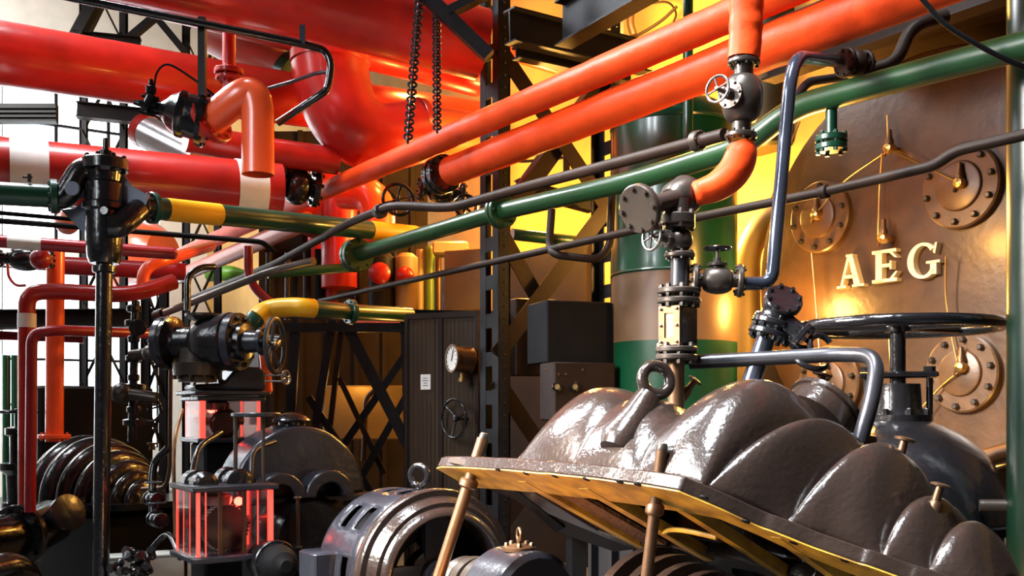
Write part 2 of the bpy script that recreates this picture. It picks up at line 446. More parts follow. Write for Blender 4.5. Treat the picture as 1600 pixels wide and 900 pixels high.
# machined joint face, yellowish, with bolt holes
mb = edgemb(lambda k, e: e + CC * .245, -TK - .0005, -TK - .006)
def jb(x, y, o=0): return pl(x, y, -TK - .003 + o)
part(mb, 'joint_face', M['flange_yellow'], cover, 'yellow joint face under the lid edge')
for (x0, y0, x1, y1, w, hgt) in [(815, 751, 1003, 856, .075, .05), (912, 762, 1108, 875, .07, .05), (1060, 794, 1225, 900, .055, .05), (1212, 838, 1335, 925, .05, .05)]:
    a, c = jb(x0, y0), jb(x1, y1); m = MB(); d = (c - a).normalized(); x = d.cross(NN).normalized()
    m.box((a + c) / 2 + NN * (hgt / 2 - .006), w, (c - a).length, hgt, x, d, NN)
    part(m, 'partition_rib', M['flange_yellow'], cover, sharp=30)
# stage wall with rusty surface in the first bay
q = [jb(838, 754, .012), jb(872, 756, .012), jb(1040, 852, .012), jb(1003, 848, .012)]
part(MB().slab(q, NN * .02), 'rusty_bay_wall', M['rust'], cover, 'rust-covered wall inside the first bay')
q = [jb(700, 722, .012), jb(800, 742, .012), jb(1003, 857, .012), jb(960, 862, .012), jb(880, 835, .012), jb(790, 770, .012)]
part(MB().slab(q, NN * .03), 'end_plate', M['structure_brown'], cover)
q = [jb(798, 765), jb(812, 770), jb(882, 825), jb(868, 832)]
part(MB().slab(q, NN * .01), 'slot', M['black_matt'], cover)
m = MB(); hk = [jb(1038, 832), jb(1050, 828), jb(1075, 830), jb(1120, 840)]
m.tube(spline(hk), .012, 8); part(m, 'oil_baffle', M['flange_yellow'], cover)
for k, (x, y) in enumerate([(778, 734), (822, 740), (867, 744), (916, 749), (968, 753), (996, 757), (1100, 778), (1165, 815), (1240, 848), (1320, 876)]):
    c = jb(x, y, -.003); part(MB().lathe(c - NN * .002, NN, [(0, .017), (.006, .017)], 14), 'bolt_hole', M['black_matt'], cover)
# lifting lug with its ring
a, c = P(972, 692, 4.40), P(1013, 620, 4.50)
m = MB(); m.tube([a - (c - a) * .2, a, a.lerp(c, .5), c], [.08, .10, .078, .058], 18); part(m, 'lifting_lug', M['casing_brown'], cover)
m = MB(); cc = P(1025, 594, 4.55); m.torus(cc, V((.25, -.9, .2)), S(23, 4.55), S(9.5, 4.55), 32, 12); part(m, 'lifting_ring', M['casing_brown'], cover)
# round cover port on the crown and pads
c0 = P(1290, 640, 4.52); axp = (NN + A1 * .1 + D2 * .55).normalized()
m = MB(); m.lathe(c0 - axp * .1, axp, [(0, .17), (.09, .165), (.09, .178), (.112, .178), (.118, .165), (.12, .09), (.128, .08), (.13, 0)], 32)
part(m, 'port_cap', M['casing_brown'], cover)
m = MB().lathe(P(1340, 712, 4.35), (UP + D2 * .2).normalized(), [(0, .11), (.03, .10), (.05, .075), (.085, .07)], 24)
part(m, 'pipe_boss', M['casing_brown'], cover)
for (x0, y0, x1, y1, Y, rr) in [(1072, 612, 1087, 594, 4.78, 7), (1404, 722, 1414, 685, 4.15, 9), (1460, 790, 1470, 757, 3.95, 9), (1278, 610, 1285, 584, 4.75, 9)]:
    a, c = P(x0, y0, Y), P(x1, y1, Y); d = (c - a).normalized(); L = (c - a).length; r = S(rr, Y)
    m = MB().lathe(a - d * .04, d, [(0, r * 1.4), (.05, r * 1.2), (.06, r * .8), (.04 + L * .9, r * .7), (.04 + L * .9, r * 1.7), (.04 + L, r * 1.8), (.045 + L, r)], 14)
    part(m, 'grease_cup', M['bronze'], cover, 'bronze grease cup')
# guide rods
for nm, (x0, y0, x1, y1, Yr) in {'a': (744, 693, 676, 905, 5.17), 'b': (1020, 707, 996, 905, 4.08)}.items():
    top = P(x0, y0, Yr - .0); bot = top + (P(x1, y1, Yr - .1) - top) * 1.9
    # keep the rod inside the flange width
    mid = pl((x0 * .82 + x1 * .18), 714 if nm == 'a' else 742) + CC * .05
    d = (P(x1, y1, Yr) - P(x0, y0, Yr)).normalized()
    top = mid - d * .12; bot = mid + d * ((mid.z) / -d.z - .0) if d.z < 0 else mid
    lab = ('bronze-brown guide rod under the left corner of the tilted lid' if nm == 'a' else 'bronze-brown guide rod under the middle of the lid, right of the bearing')
    t = thing('guide_rod', lab, 'rod', bot, 'rods holding the lid open')
    part(MB().cyl(top, bot, S(9.5, Yr), n=16), 'rod', M['bronze'], t)
    part(MB().lathe(top - d * .03, d, [(0, .018), (.01, .024), (.03, .024), (.032, .016)], 10), 'rod_head', M['iron'], t)
    m = MB().lathe(mid + d * (TK + .03), d, [(0, S(12, Yr)), (.012, S(15, Yr)), (.04, S(15, Yr)), (.05, S(11, Yr))], 14); part(m, 'collar', M['bronze'], t)

# lower casing with the rotor lying in it
G0 = V((-.465, 6.2, .69))                              # front face of the generator on the machine axis
def ax(u): return G0 + A1 * u
low = thing('turbine_rotor', 'dark bladed turbine rotor lying in the lower casing under the lid', 'rotor', ax(1.9))
m = MB()
for k in range(9):
    u = 1.95 + k * .11; R = .40 - .022 * k
    m.lathe(ax(u), A1, [(0, .2), (0, R), (.05, R), (.05, .2)], 36, cap=False)
m.lathe(ax(1.09), A1, [(0, .1), (.5, .1), (.52, .2), (1.8, .2), (1.82, .09), (2.2, .09)], 28)
part(m, 'rotor_body', M['casing_brown'], low)
lc = thing('lower_casing', 'dark lower turbine casing half below the tilted lid', 'turbine casing', ax(1.9) * V((1, 1, 0)) if False else V((ax(1.9).x, ax(1.9).y, 0)))
m = MB(); h = .52
m.lathe(ax(1.35), A1, [(0, .50), (0, .60), (1.0, .58), (1.6, .40), (1.6, .32), (1.0, .48), (0, .50)], 28, cap=False, a0=PI, a1=2 * PI, ref=D2)
lo_part = part(m, 'shell', M['casing_brown'], lc)
m = MB()
for s in (-1, 1): m.slab([ax(1.3) + D2 * s * .5, ax(2.4) + D2 * s * .5, ax(2.95) + D2 * s * .3, ax(2.95) + D2 * s * .45, ax(2.4) + D2 * s * .68, ax(1.3) + D2 * s * .68], -UP * .06)
part(m, 'joint_flange', M['black_gloss'], lc)
m = MB()
for u in (1.5, 2.7): m.box(V((ax(u).x, ax(u).y, .1)), 1.0, .25, .2, D2, DB)
part(m, 'foot', M['black_matt'], lc)
eh = thing('exhaust_hood', 'black lower exhaust hood behind the bearing, under the lid', 'exhaust hood', V((ax(1.2).x, ax(1.2).y, 0)) + D2 * 1.2)
m = MB(); q = V((ax(1.15).x, ax(1.15).y, .5)) + D2 * .98; m.box(q, 1.3, .4, 1.0, A1, D2, bev=.04)
part(m, 'hood_box', M['black_matt'], eh)
m = MB()
for k in range(7): m.box(q - D2 * .22 + A1 * (-.57 + k * .19), .03, .06, .9, A1, D2)
part(m, 'stiffening_ribs', M['black_matt'], eh)
# bearing block between generator and turbine
bb = thing('bearing_block', 'black rounded bearing housing with eyebolt beside the shaft', 'bearing', V((ax(.92).x, ax(.92).y, 0)))
m = MB(); m.lathe(ax(.72), A1, [(0, .12), (0, .24), (.03, .27), (.33, .27), (.36, .24), (.36, .12)], 32)
m.box(V((ax(.9).x, ax(.9).y, .35)), .6, .34, .7, D2, DB, bev=.03); part(m, 'housing', M['slate_paint'], bb)
m = MB(); m.lathe(ax(.9) + UP * .26, UP, [(0, .09), (.02, .09), (.03, .075)], 20); m.bolts(ax(.9) + UP * .27, UP, .07, 5, .014, .035); part(m, 'inspection_cap', M['bronze'], bb)
m = MB(); m.torus(ax(.9) + UP * .345, D2 + A1 * .3, .032, .009, 20, 8); m.cyl(ax(.9) + UP * .28, ax(.9) + UP * .318, .014, n=8); part(m, 'eyebolt', M['bronze'], bb)
cpl = thing('shaft_coupling', 'ringed bronze-brown shaft coupling in front of the generator', 'coupling', ax(.3))
m = MB(); m.lathe(ax(.10), A1, [(0, .09), (.12, .09), (.2, .15), (.24, .165), (.28, .15), (.28, .13), (.33, .13), (.33, .175), (.40, .175), (.40, .14), (.46, .14), (.46, .19), (.52, .19), (.52, .10), (.61, .10)], 32)
part(m, 'coupling_body', M['iron'], cpl)
m = MB(); m.lathe(ax(.56), A1, [(0, .13), (.01, .16), (.06, .16), (.07, .13)], 28); m.bolts(ax(.63), A1, .12, 8, .015, .02); part(m, 'bronze_ring', M['bronze'], cpl)

# ------------------------------------------------------------------ generator
gen = thing('generator', 'round dark brown-black generator with slotted barrel and ring face', 'generator', V((ax(-.3).x, ax(-.3).y, 0)))
R = .527
m = MB()
# barrel with slots: build as a lathed grid and leave slot windows out
prof = [(-.66, .34), (-.66, .46), (-.62, .495), (-.58, .505), (-.47, .505), (-.38, .508), (-.27, .508), (-.18, .508), (-.02, .51)]
u, v, w = frame(A1); na = 72
uu = D2; vv = UP
def bp(t, r, a): return ax(t) + (uu * math.cos(a) + vv * math.sin(a)) * r
slots_a = [(i, i + 4) for i in range(1, 72, 8)]
vs = [bp(t, r, 2 * PI * i / na) for t, r in prof for i in range(na)]; fs = []
for k in range(len(prof) - 1):
    for i in range(na):
        if k in (4, 6) and any(a <= i < b for a, b in slots_a): continue
        j = (i + 1) % na; fs.append((k * na + i, k * na + j, (k + 1) * na + j, (k + 1) * na + i))
m.add(vs, fs); br = part(m, 'barrel', M['slate_paint'], gen, sharp=50)
q = br.modifiers.new('thick', 'SOLIDIFY'); q.thickness = .012; q.offset = -1
m = MB().lathe(ax(-.02), A1, [(-.02, .40), (-.02, .527), (.0, .535), (.05, .535), (.065, .525), (.065, .49), (.09, .475), (.13, .455), (.13, .43), (.15, .42), (.17, .40), (.175, .385), (.165, .37), (.10, .36), (-.02, .36), (-.02, .40)], 72, cap=False)
part(m, 'face_ring', M['casing_brown'], gen, sharp=50)
m = MB().lathe(ax(-.5), A1, [(0, .2), (0, .42), (.40, .42), (.40, .22)], 48, cap=False); part(m, 'stator_core', M['black_matt'], gen)
m = MB()
for a in (PI * .5, PI * 1.5, PI * .02, PI): m.bar(bp(.0, .10, a), bp(.0, .40, a), .16, .05, A1)
m.lathe(ax(-.1), A1, [(0, .17), (.10, .17), (.12, .12), (.18, .11)], 28); part(m, 'bearing_spider', M['slate_paint'], gen)
m = MB(); m.box(V((ax(-.3).x, ax(-.3).y, .09)), .9, .6, .18, D2, DB, bev=.02); part(m, 'bed', M['black_matt'], gen)
m = MB(); c = ax(-.2) + UP * .60; m.torus(c, V((.45, .9, 0)), .062, .02, 28, 10); m.lathe(ax(-.2) + UP * .49, UP, [(0, .045), (.03, .045), (.035, .022), (.06, .022)], 14)
part(m, 'lifting_eye', M['black_gloss'], gen)
tb = P(505, 885, 6.3)
m = MB(); m.box(tb - UP * .1, .22, .25, .40, D2, DB, bev=.012); part(m, 'terminal_box', M['slate_paint'], gen)

# ------------------------------------------------------------------ gear housing
YG = 7.75; gc = P(472, 775, YG); gr = S(109, YG)
gear = thing('gear_housing', 'dark slate half-round gear housing with two bearing caps', 'gearbox', V((gc.x, gc.y, 0)))
arc = [(gr * math.cos(PI * k / 40), gr * math.sin(PI * k / 40)) for k in range(41)]
e1 = D2; nrmf = A1
m = MB(); m.prism(arc, gc - A1 * .42, e1, UP, A1, .42); hs = part(m, 'half_round_case', M['slate_paint'], gear, sharp=30)
bv = hs.modifiers.new('bevel', 'BEVEL'); bv.width = .03; bv.segments = 3; bv.limit_method = 'ANGLE'
m = MB(); m.box(gc - A1 * .2 - UP * .02, gr * 2.2, .56, .05, D2, DB, bev=.012); part(m, 'joint_plate', M['slate_paint'], gear)
for off, rr in ((.27, .20), (-.42, .19)):
    ring = [(rr * math.cos(PI * k / 20), rr * math.sin(PI * k / 20)) for k in range(21)] + [(rr * .55 * math.cos(PI * k / 20), rr * .55 * math.sin(PI * k / 20)) for k in range(20, -1, -1)]
    m = MB(); m.prism(ring, gc + D2 * off * .55 * 2 / 2, e1, UP, A1, .20); c = part(m, 'bearing_cap', M['slate_paint'], gear, sharp=30)
    bv = c.modifiers.new('bevel', 'BEVEL'); bv.width = .015; bv.segments = 2; bv.limit_method = 'ANGLE'
m = MB(); m.lathe(gc - A1 * .2 + UP * (gr - .03), UP, [(0, .16), (.03, .16), (.04, .1), (.06, .1), (.06, .14), (.075, .15), (.11, .11), (.13, .05), (.14, 0)], 24); part(m, 'breather_cap', M['black_gloss'], gear)
m = MB(); m.bar(P(660, 0, 1) * 0 + gc - A1 * .42 + D2 * .52 + UP * .06, gc + D2 * .6 + UP * .14 - A1 * .5, .03, .02); part(m, 'latch', M['blued_steel'], gear)
for px_ in (465,):
    m = MB(); c = P(px_, 778, YG - .3); c1 = P(px_ + 1, 855, YG - .3); m.cyl(c, c1, S(3, YG), n=10); m.disc(c, UP, S(6, YG), .02); m.disc(c1, UP, S(6, YG), .02); part(m, 'tie_bolt', M['iron'], gear)
m = MB(); m.box(V((gc.x, gc.y, .38)) - A1 * .2, gr * 1.1, .6, .76, D2, DB); part(m, 'lower_bed', M['black_matt'], gear)
m = MB(); m.lathe(gc - UP * .30 - A1 * .1, A1, [(0, .1), (0, .36), (.06, .38), (.1, .36), (.16, .36), (.2, .3), (.3, .26)], 36); part(m, 'gear_wheel', M['black_gloss'], gear)

# pump in front of the gear housing
pc = P(432, 880, 6.75)
pump = thing('oil_pump', 'black round flanged oil pump below the red-lit clear case', 'pump', pc)
m = MB().flange(pc + A1 * -.02, A1, S(36, 6.75), .05, 10); part(m, 'flange', M['black_gloss'], pump)
m = MB(); m.lathe(pc, A1, [(0, .13), (.08, .12), (.10, .10), (.14, .09), (.16, .05), (.18, .04)], 24)
for k in range(7): a = k * 2 * PI / 7; m.sphere(pc + A1 * .06 + (D2 * math.cos(a) + UP * math.sin(a)) * .09, .035, 10)
part(m, 'pump_head', M['black_matt'], pump)
m = MB(); m.lathe(pc - A1 * .22, A1, [(0, .13), (.2, .13)], 24); m.box(V((pc.x, pc.y, (pc.z - .1) / 2)) - A1 * .12, .2, .2, pc.z - .1, D2, DB); part(m, 'pump_barrel', M['black_matt'], pump)

# clear cases lit red
def clear_case(name, label, c, sx, sy, sz, gearR, posts, mats, top_over=.04):
    t = thing(name, label, 'clear case', c - UP * sz / 2)
    for s, nm in ((-1, 'base_plate'), (1, 'top_plate')):
        part(MB().box(c + UP * s * (sz / 2 + .02), sx + top_over * 2, sy + top_over * 2, .04, D2, DB, bev=.008), nm, M['slate_paint'], t)
    th = .014
    for dx, dy, w, l in ((0, -1, sx, th), (0, 1, sx, th), (-1, 0, th, sy), (1, 0, th, sy)):
        part(MB().box(c + D2 * dx * (sx / 2) + DB * dy * (sy / 2), w - th * abs(dy) * 2 + 0, l - 0, sz, D2, DB), 'clear_panel', M['clear_acrylic'], t)
    for (fx, fy, mt, r) in posts:
        p = c + D2 * fx * sx / 2 + DB * fy * sy / 2
        part(MB().box(p, r * 2, r * 2, sz - .002, D2, DB), 'corner_post', M[mt], t)  # the red ones glow on their own, the bronze ones are plain posts
    m = MB(); m.lathe(c - A1 * .06 - UP * sz * .12, A1, [(0, .03), (0, gearR * .8), (.02, gearR), (.10, gearR), (.12, gearR * .8), (.12, .03)], 40)
    for k in range(36):
        a = 2 * PI * k / 36; q = c - UP * sz * .12 + (D2 * math.cos(a) + UP * math.sin(a)) * gearR; m.box(q, .012, .1, .018, D2, DB)
    part(m, 'worm_gear', M['iron'], t)
    m = MB(); m.cyl(c - D2 * sx * .42 - UP * sz * .05 + DB * sy * .22, c + D2 * sx * .42 - UP * sz * .05 + DB * sy * .22, .035); m.lathe(c + UP * sz * .25 - D2 * .05, UP, [(0, .09), (.03, .1), (.06, .1), (.08, .06)], 20)
    part(m, 'shaft', M['steel'], t)
    return t
c2 = P(350, 812, 6.95)
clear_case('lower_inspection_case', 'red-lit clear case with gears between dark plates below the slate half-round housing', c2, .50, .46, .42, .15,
           [(-.97, -.97, 'red_glow_edge', .010), (.97, -.97, 'red_glow_edge', .016), (-.97, .97, 'red_glow_edge', .010), (.97, .97, 'red_glow_edge', .014), (-.4, -.97, 'bronze', .012), (.25, -.97, 'bronze', .012), (-.78, -.97, 'red_glow_edge', .004), (.62, -.97, 'red_glow_edge', .004), (-.97, -.3, 'red_glow_edge', .004), (-.97, .3, 'red_glow_edge', .004)], None)
c1 = P(348, 655, 8.5)
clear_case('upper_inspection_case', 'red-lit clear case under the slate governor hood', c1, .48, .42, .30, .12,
           [(-.97, -.97, 'red_glow_edge', .020), (.97, -.97, 'red_glow_edge', .012), (-.97, .97, 'red_glow_edge', .012), (.97, .97, 'red_glow_edge', .010)], None)
lwc = bpy.data.objects['lower_inspection_case']
for dx, rr in ((-.16, .085), (.08, .10)):
    m = MB(); m.lathe(c2 + UP * .25 + D2 * dx - A1 * .2, A1, [(0, rr * .7), (.02, rr), (.12, rr), (.13, rr * .8), (.22, rr * .8), (.24, rr), (.32, rr), (.34, rr * .7)], 24, a0=0, a1=PI, ref=D2); part(m, 'bearing_cover', M['black_gloss'], lwc)
# column that carries the upper case
m = MB(); cb = c1 - UP * .19
m.box(V((cb.x, cb.y, cb.z / 2)), .42, .38, cb.z - .004, D2, DB, bev=.02); solo(m, 'governor_pedestal', M['black_matt'], 'black pedestal carrying the upper red-lit case', 'pedestal')
# round table plate in front
tq = P(400, 648, 7.0); zb = c2.z + .251
t = thing('round_table_plate', 'small round steel plate on a thin rod before the red-lit upper case', 'plate', V((tq.x, tq.y, zb)))
part(MB().disc(tq, UP, S(38, 7.0), .03, 32), 'plate', M['steel_dark'], t)
part(MB().cyl(V((tq.x - .14, tq.y, zb)), tq - V((.14, 0, .015)), .014, n=10), 'rod', M['iron'], t)
part(MB().lathe(V((tq.x + .05, tq.y, zb)), UP, [(0, .012), (tq.z - .015 - zb, .012)], 10), 'rod', M['iron'], t)

# governor hood and the big valve block above
gh = thing('governor_hood', 'slate grey humped hood on a plate above the upper red-lit case', 'hood', c1 + UP * .20)
m = MB(); m.box(c1 + UP * .215, .62, .56, .035, D2, DB, bev=.008); part(m, 'plate', M['slate_paint'], gh)
hp = [(-.26, 0), (.30, 0), (.30, .17), (.24, .20), (.12, .20), (.04, .165), (-.02, .09), (-.08, .06), (-.26, .05)]
m = MB(); m.prism(hp, c1 + UP * .234 + DB * .18, V((1, 0, 0)).lerp(D2, .7).normalized(), UP, A1, .34); h = part(m, 'hump', M['slate_paint'], gh, sharp=30)
bv = h.modifiers.new('bevel', 'BEVEL'); bv.width = .03; bv.segments = 3; bv.limit_method = 'ANGLE'
m = MB(); q = P(415, 590, 8.4); e = P(447, 590, 8.4); m.cyl(q - V((0, 0, .03)), e - V((0, 0, .03)), .008, n=8); m.cyl(q + V((0, 0, .02)), e + V((0, 0, .02)), .008, n=8)
m.wheel(e, V((1, -.4, 0)), .055, .010, 4); part(m, 'trip_lever', M['steel'], gh)
m = MB(); m.lathe(P(345, 598, 8.45), UP, [(0, .025), (.03, .025), (.03, .012), (.08, .012), (.09, .018), (.1, 0)], 12); part(m, 'oiler', M['steel'], gh)

YV = 8.3; vc = P(322, 535, YV)
vb = thing('stop_valve', 'large black flanged stop valve with spoked handwheel on its right', 'valve', P(315, 600, YV))
axv = V((.96, -.26, 0)).normalized()
m = MB(); k = S(1, YV)
m.lathe(vc - axv * 72 * k, axv, [(0, 40 * k), (16 * k, 42 * k), (18 * k, 30 * k), (22 * k, 25 * k), (52 * k, 25 * k), (62 * k, 34 * k), (84 * k, 40 * k), (100 * k, 40 * k), (100 * k, 44 * k), (116 * k, 46 * k), (118 * k, 44 * k)], 32)
part(m, 'body', M['black_gloss'], vb)
m = MB(); m.flange(vc + axv * 54 * k, axv, 45 * k, 14 * k, 10); part(m, 'flange', M['slate_paint'], vb)
m = MB(); m.flange(vc - axv * 70 * k, axv, 42 * k, 12 * k, 10); part(m, 'flange', M['slate_paint'], vb)
m = MB(); m.lathe(vc + axv * 60 * k, axv, [(0, 30 * k), (10 * k, 28 * k), (12 * k, 18 * k), (34 * k, 16 * k), (36 * k, 22 * k), (42 * k, 22 * k), (43 * k, 12 * k), (70 * k, 9 * k)], 24); m.bolts(vc + axv * 95 * k, axv, 18 * k, 4, 3 * k, 14 * k); part(m, 'yoke', M['slate_paint'], vb)
m = MB(); m.lathe(vc - UP * 2 * k, UP, [(0, 20 * k), (14 * k, 14 * k), (34 * k, 14 * k), (38 * k, 26 * k), (42 * k, 32 * k), (46 * k, 32 * k)], 24); part(m, 'top_neck', M['iron'], vb)
m = MB(); m.lathe(P(308, 597, YV), UP, [(0, 30 * k), (8 * k, 30 * k), (8 * k, 24 * k), (10 * k, 36 * k), (30 * k, 38 * k), (31 * k, 28 * k), (52 * k, 26 * k)], 28); m.bolts(P(308, 587, YV), UP, 33 * k, 10, 3 * k, 10 * k, two=6 * k); part(m, 'lower_neck', M['iron'], vb)
hw = P(430, 540, YV - .28)
m = MB(); m.wheel(hw, V((.99, -.12, .0)), 42 * S(1, YV - .28), 4 * k, 5, .03); part(m, 'handwheel', M['steel_dark'], vb)
m = MB(); m.cyl(vc + axv * 125 * k, hw, 5 * k, n=10); part(m, 'stem', M['steel'], vb)
# =================================================================== round end plate with raised letters
PC = P(1440, 415, 7.0); PN = -D2; PR = A1               # plate centre, its normal towards the hall, its right
def pp(x, y, off=0): return ray_plane(x, y, PC + PN * off, PN)
drum = thing('condenser', 'huge brown round end plate with raised cream letters A E G', 'condenser', PC - UP * 1.5)
m = MB(); m.lathe(PC - PN * .46, PN, [(0, 1.36), (.36, 1.36), (.36, 1.46), (.44, 1.46), (.455, 1.45), (.46, 1.40), (.46, 0)], 96, cap=False)
part(m, 'end_plate', M['plate_brown'], drum)
def letter_poly(ch):
    bars = []
    if ch == 'E':
        bars = [[(.10, 0), (.28, 0), (.28, 1), (.10, 1)], [(0, 0), (.70, 0), (.70, .10), (0, .10)], [(0, .90), (.68, .90), (.68, 1), (0, 1)], [(.28, .46), (.52, .46), (.52, .56), (.28, .56)],
                [(.60, .10), (.72, .30), (.66, .30), (.50, .10)], [(.58, .90), (.70, .72), (.64, .72), (.48, .90)], [(.50, .38), (.55, .38), (.55, .64), (.50, .64)], [(0, -.005), (.36, -.005), (.36, .06), (0, .06)], ]
    if ch == 'A':
        bars = [[(.08, 0), (.16, 0), (.42, 1), (.34, 1)], [(.56, 0), (.76, 0), (.48, 1), (.34, 1)], [(.20, .28), (.62, .28), (.60, .37), (.22, .37)], [(-.02, 0), (.28, 0), (.28, .07), (-.02, .07)], [(.48, 0), (.86, 0), (.86, .07), (.48, .07)], [(.28, .93), (.50, .93), (.50, 1), (.28, 1)]]
    if ch == 'G':
        o = []; i = []; n = 26
        for k in range(n + 1):
            a = math.radians(42 + (322 - 42) * k / n); th = .085 + .055 * abs(math.cos(a)) ** 1.5
            o.append((.46 + .46 * math.cos(a), .5 + .52 * math.sin(a))); i.append((.46 + (.46 - th * 1.35) * math.cos(a), .5 + (.52 - th) * math.sin(a)))
        for k in range(n): bars.append([o[k], o[k + 1], i[k + 1], i[k]])
        bars += [[(.68, .08), (.86, .08), (.86, .44), (.68, .44)], [(.56, .40), (.96, .40), (.96, .47), (.56, .47)], [(.76, .70), (.82, .66), (.88, .98), (.82, .98)]]
    return bars
for ch, x0, y0, hpx, wpx in (('A', 1316, 452, 51, 42), ('E', 1370, 444, 50, 40), ('G', 1425, 438, 53, 51)):
    o = pp(x0, y0); up = pp(x0, y0 - hpx); rt = pp(x0 + wpx, y0 - .118 * wpx)
    H = (up - o).length; W = (rt - o).length / (.72 if ch == 'E' else .88 if ch == 'A' else .96)
    m = MB()
    for bq in letter_poly(ch): m.prism([(a * W, b_ * H) for a, b_ in bq], o + PN * .0, PR, UP, PN, .055)
    part(m, 'letter', M['letter_cream'], drum, 'raised cream letter ' + ch, sharp=25)
# bolted inspection covers
for cx, cy, r in ((1286, 340, 56), (1506, 292, 66), (1508, 583, 62), (1300, 598, 58)):
    c = pp(cx, cy); rr = S(r, c.y)
    t = part(MB().lathe(c, PN, [(0, rr), (.045, rr), (.055, rr - .012), (.055, rr * .6), (.075, rr * .57), (.08, rr * .52), (.08, 0)], 48), 'inspection_cover', M['disc_brown'], drum)
    u_, v_, w_ = frame(PN)
    for j in range(10):
        a = .2 + 2 * PI * j / 10; part(MB().lathe(c + PN * .055 + (u_ * math.cos(a) + v_ * math.sin(a)) * rr * .84, PN, [(0, .022), (.028, .022), (.035, .016)], 6), 'bolt', M['iron'], t)
# brass fittings hanging on thin wires
fit = [(1390, 232), (1381, 372), (1276, 336), (1502, 574), (1500, 286), (1290, 584)]
nm = ['brass fitting above the letter E where two wires meet', 'brass fitting hanging just above the letter E', 'brass fitting on the cover left of the letters', 'bright brass fitting on the lower right cover', 'small brass fitting on the upper right cover', 'brass fitting on the cover behind the pipe loop']
for (x, y), l in zip(fit, nm):
    c = pp(x, y, .10); m = MB(); t = thing('brass_fitting', l, 'fitting', c, 'brass fittings on the round plate')
    m.lathe(c - PN * .105, PN, [(0, .02), (.07, .02), (.08, .035), (.12, .04), (.14, .03), (.15, 0)], 16); part(m, 'knob', M['brass'], t)
    m = MB(); m.lathe(c + UP * .02, UP, [(0, .028), (.03, .03), (.06, .018), (.11, .014), (.12, 0)], 14); m.cyl(c - UP * .02 - PR * .04, c - UP * .05 - PR * .05, .014, n=8); part(m, 'socket', M['bronze'], t)
wires = [((1388, 236), (1317, 286), (1276, 332)), ((1396, 236), (1450, 262), (1496, 284)), ((1378, 240), (1374, 300), (1372, 368)), ((1386, 180), (1388, 228)), ((1268, 395), (1275, 480), (1282, 575)), ((1478, 400), (1478, 460), (1486, 520), (1496, 570)), ((1500, 580), (1470, 605), (1438, 640)), ((1300, 600), (1340, 640), (1350, 650)), ((1385, 490), (1388, 520), (1392, 580)), ((1205, 310), (1235, 225), (1250, 190))]
for k, q in enumerate(wires):
    pts = spline([pp(x, y, .09 if 0 < i < len(q) - 1 else .11) for i, (x, y) in enumerate(q)], 6)
    solo(MB().tube(pts, .006, 6), 'thin_wire', M['brass'], ['thin brass wire slanting left from the top fitting to the left cover', 'thin brass wire slanting right from the top fitting to the upper right cover', 'thin wire hanging straight down above the letter E', 'short wire above the top brass fitting', 'thin wire hanging down from the left cover beside letter A', 'thin wire hanging right of letter G to the lower cover', 'thin brass rod slanting left below the lower right fitting', 'thin wire across the cover behind the pipe loop', 'short wire below the letter E behind the handwheel', 'thin wire at the left edge of the round plate'][k], 'wire', 'wires on the round plate')

# green column at the right edge
cg = P(1622, 640, 4.9); m = MB(); m.cyl(V((cg.x, cg.y, 0)), V((cg.x, cg.y, 4.6)), S(45, 4.9), n=32)
m.lathe(V((cg.x, cg.y, 0)), UP, [(0, .2), (.03, .2), (.04, .18), (.04, .1)], 32); solo(m, 'upright_pipe', M['deep_green'], 'dark green round column at the right edge of the photo', 'column')

# =================================================================== green, brown and olive tank
YT_ = 7.95; tc_ = P(1053, 640, YT_); tx, ty = tc_.x, tc_.y; TR = S(97, YT_)
tank = thing('vertical_tank', 'tall upright tank banded green, brown and olive behind the gauge pipe', 'tank', V((tx, ty, 0)))
def zt(y): return ZC + (HY - y) * (YT_ - TR) / F
def tk(z0, z1, mt, name='band'):
    return part(MB().lathe(V((tx, ty, z0)), UP, [(0, TR), (z1 - z0, TR)], 56, cap=False), name, M[mt], tank, mt.split('_')[1] + ' painted ring of the tank')
tk(0, zt(530), 'tank_green', 'shell'); tk(zt(530), zt(418), 'tank_brown'); tk(zt(418), zt(175), 'tank_green', 'shell')
m = MB(); zz = zt(175); m.lathe(V((tx, ty, zz)), UP, [(0, TR)] + [(TR * .55 * math.sin(a), TR * math.cos(a)) for a in [PI / 2 * k / 10 for k in range(1, 11)]], 56, cap=False); part(m, 'dished_top', M['tank_green'], tank)
part(MB().torus(V((tx, ty, zt(418))), UP, TR, .012, 56, 6), 'seam', M['tank_green'], tank); part(MB().torus(V((tx, ty, zz)), UP, TR, .016, 56, 6), 'seam', M['tank_green'], tank)
pipe_thing('riser_pipe', 'thin green vertical pipe in front of the upper tank', 'pipe', [P(1075, 235, 7.3), P(1075, -60, 7.3) + UP * 1.0], S(8, 7.3), 'green_paint')

m = MB(); q = P(1208, 100, 9.0); m.cyl(V((q.x, q.y, ZC + (640 - 232) * 9 / F)), V((q.x, q.y, 5.6)), S(48, 9), n=32); m.lathe(V((q.x, q.y, ZC + (640 - 232) * 9 / F)), UP, [(-.05, S(20, 9)), (-.03, S(44, 9)), (0, S(48, 9))], 32)
solo(m, 'hanging_vessel', M['olive_dark'], 'dark olive upright vessel end between the tank and the round plate, near the top', 'vessel')
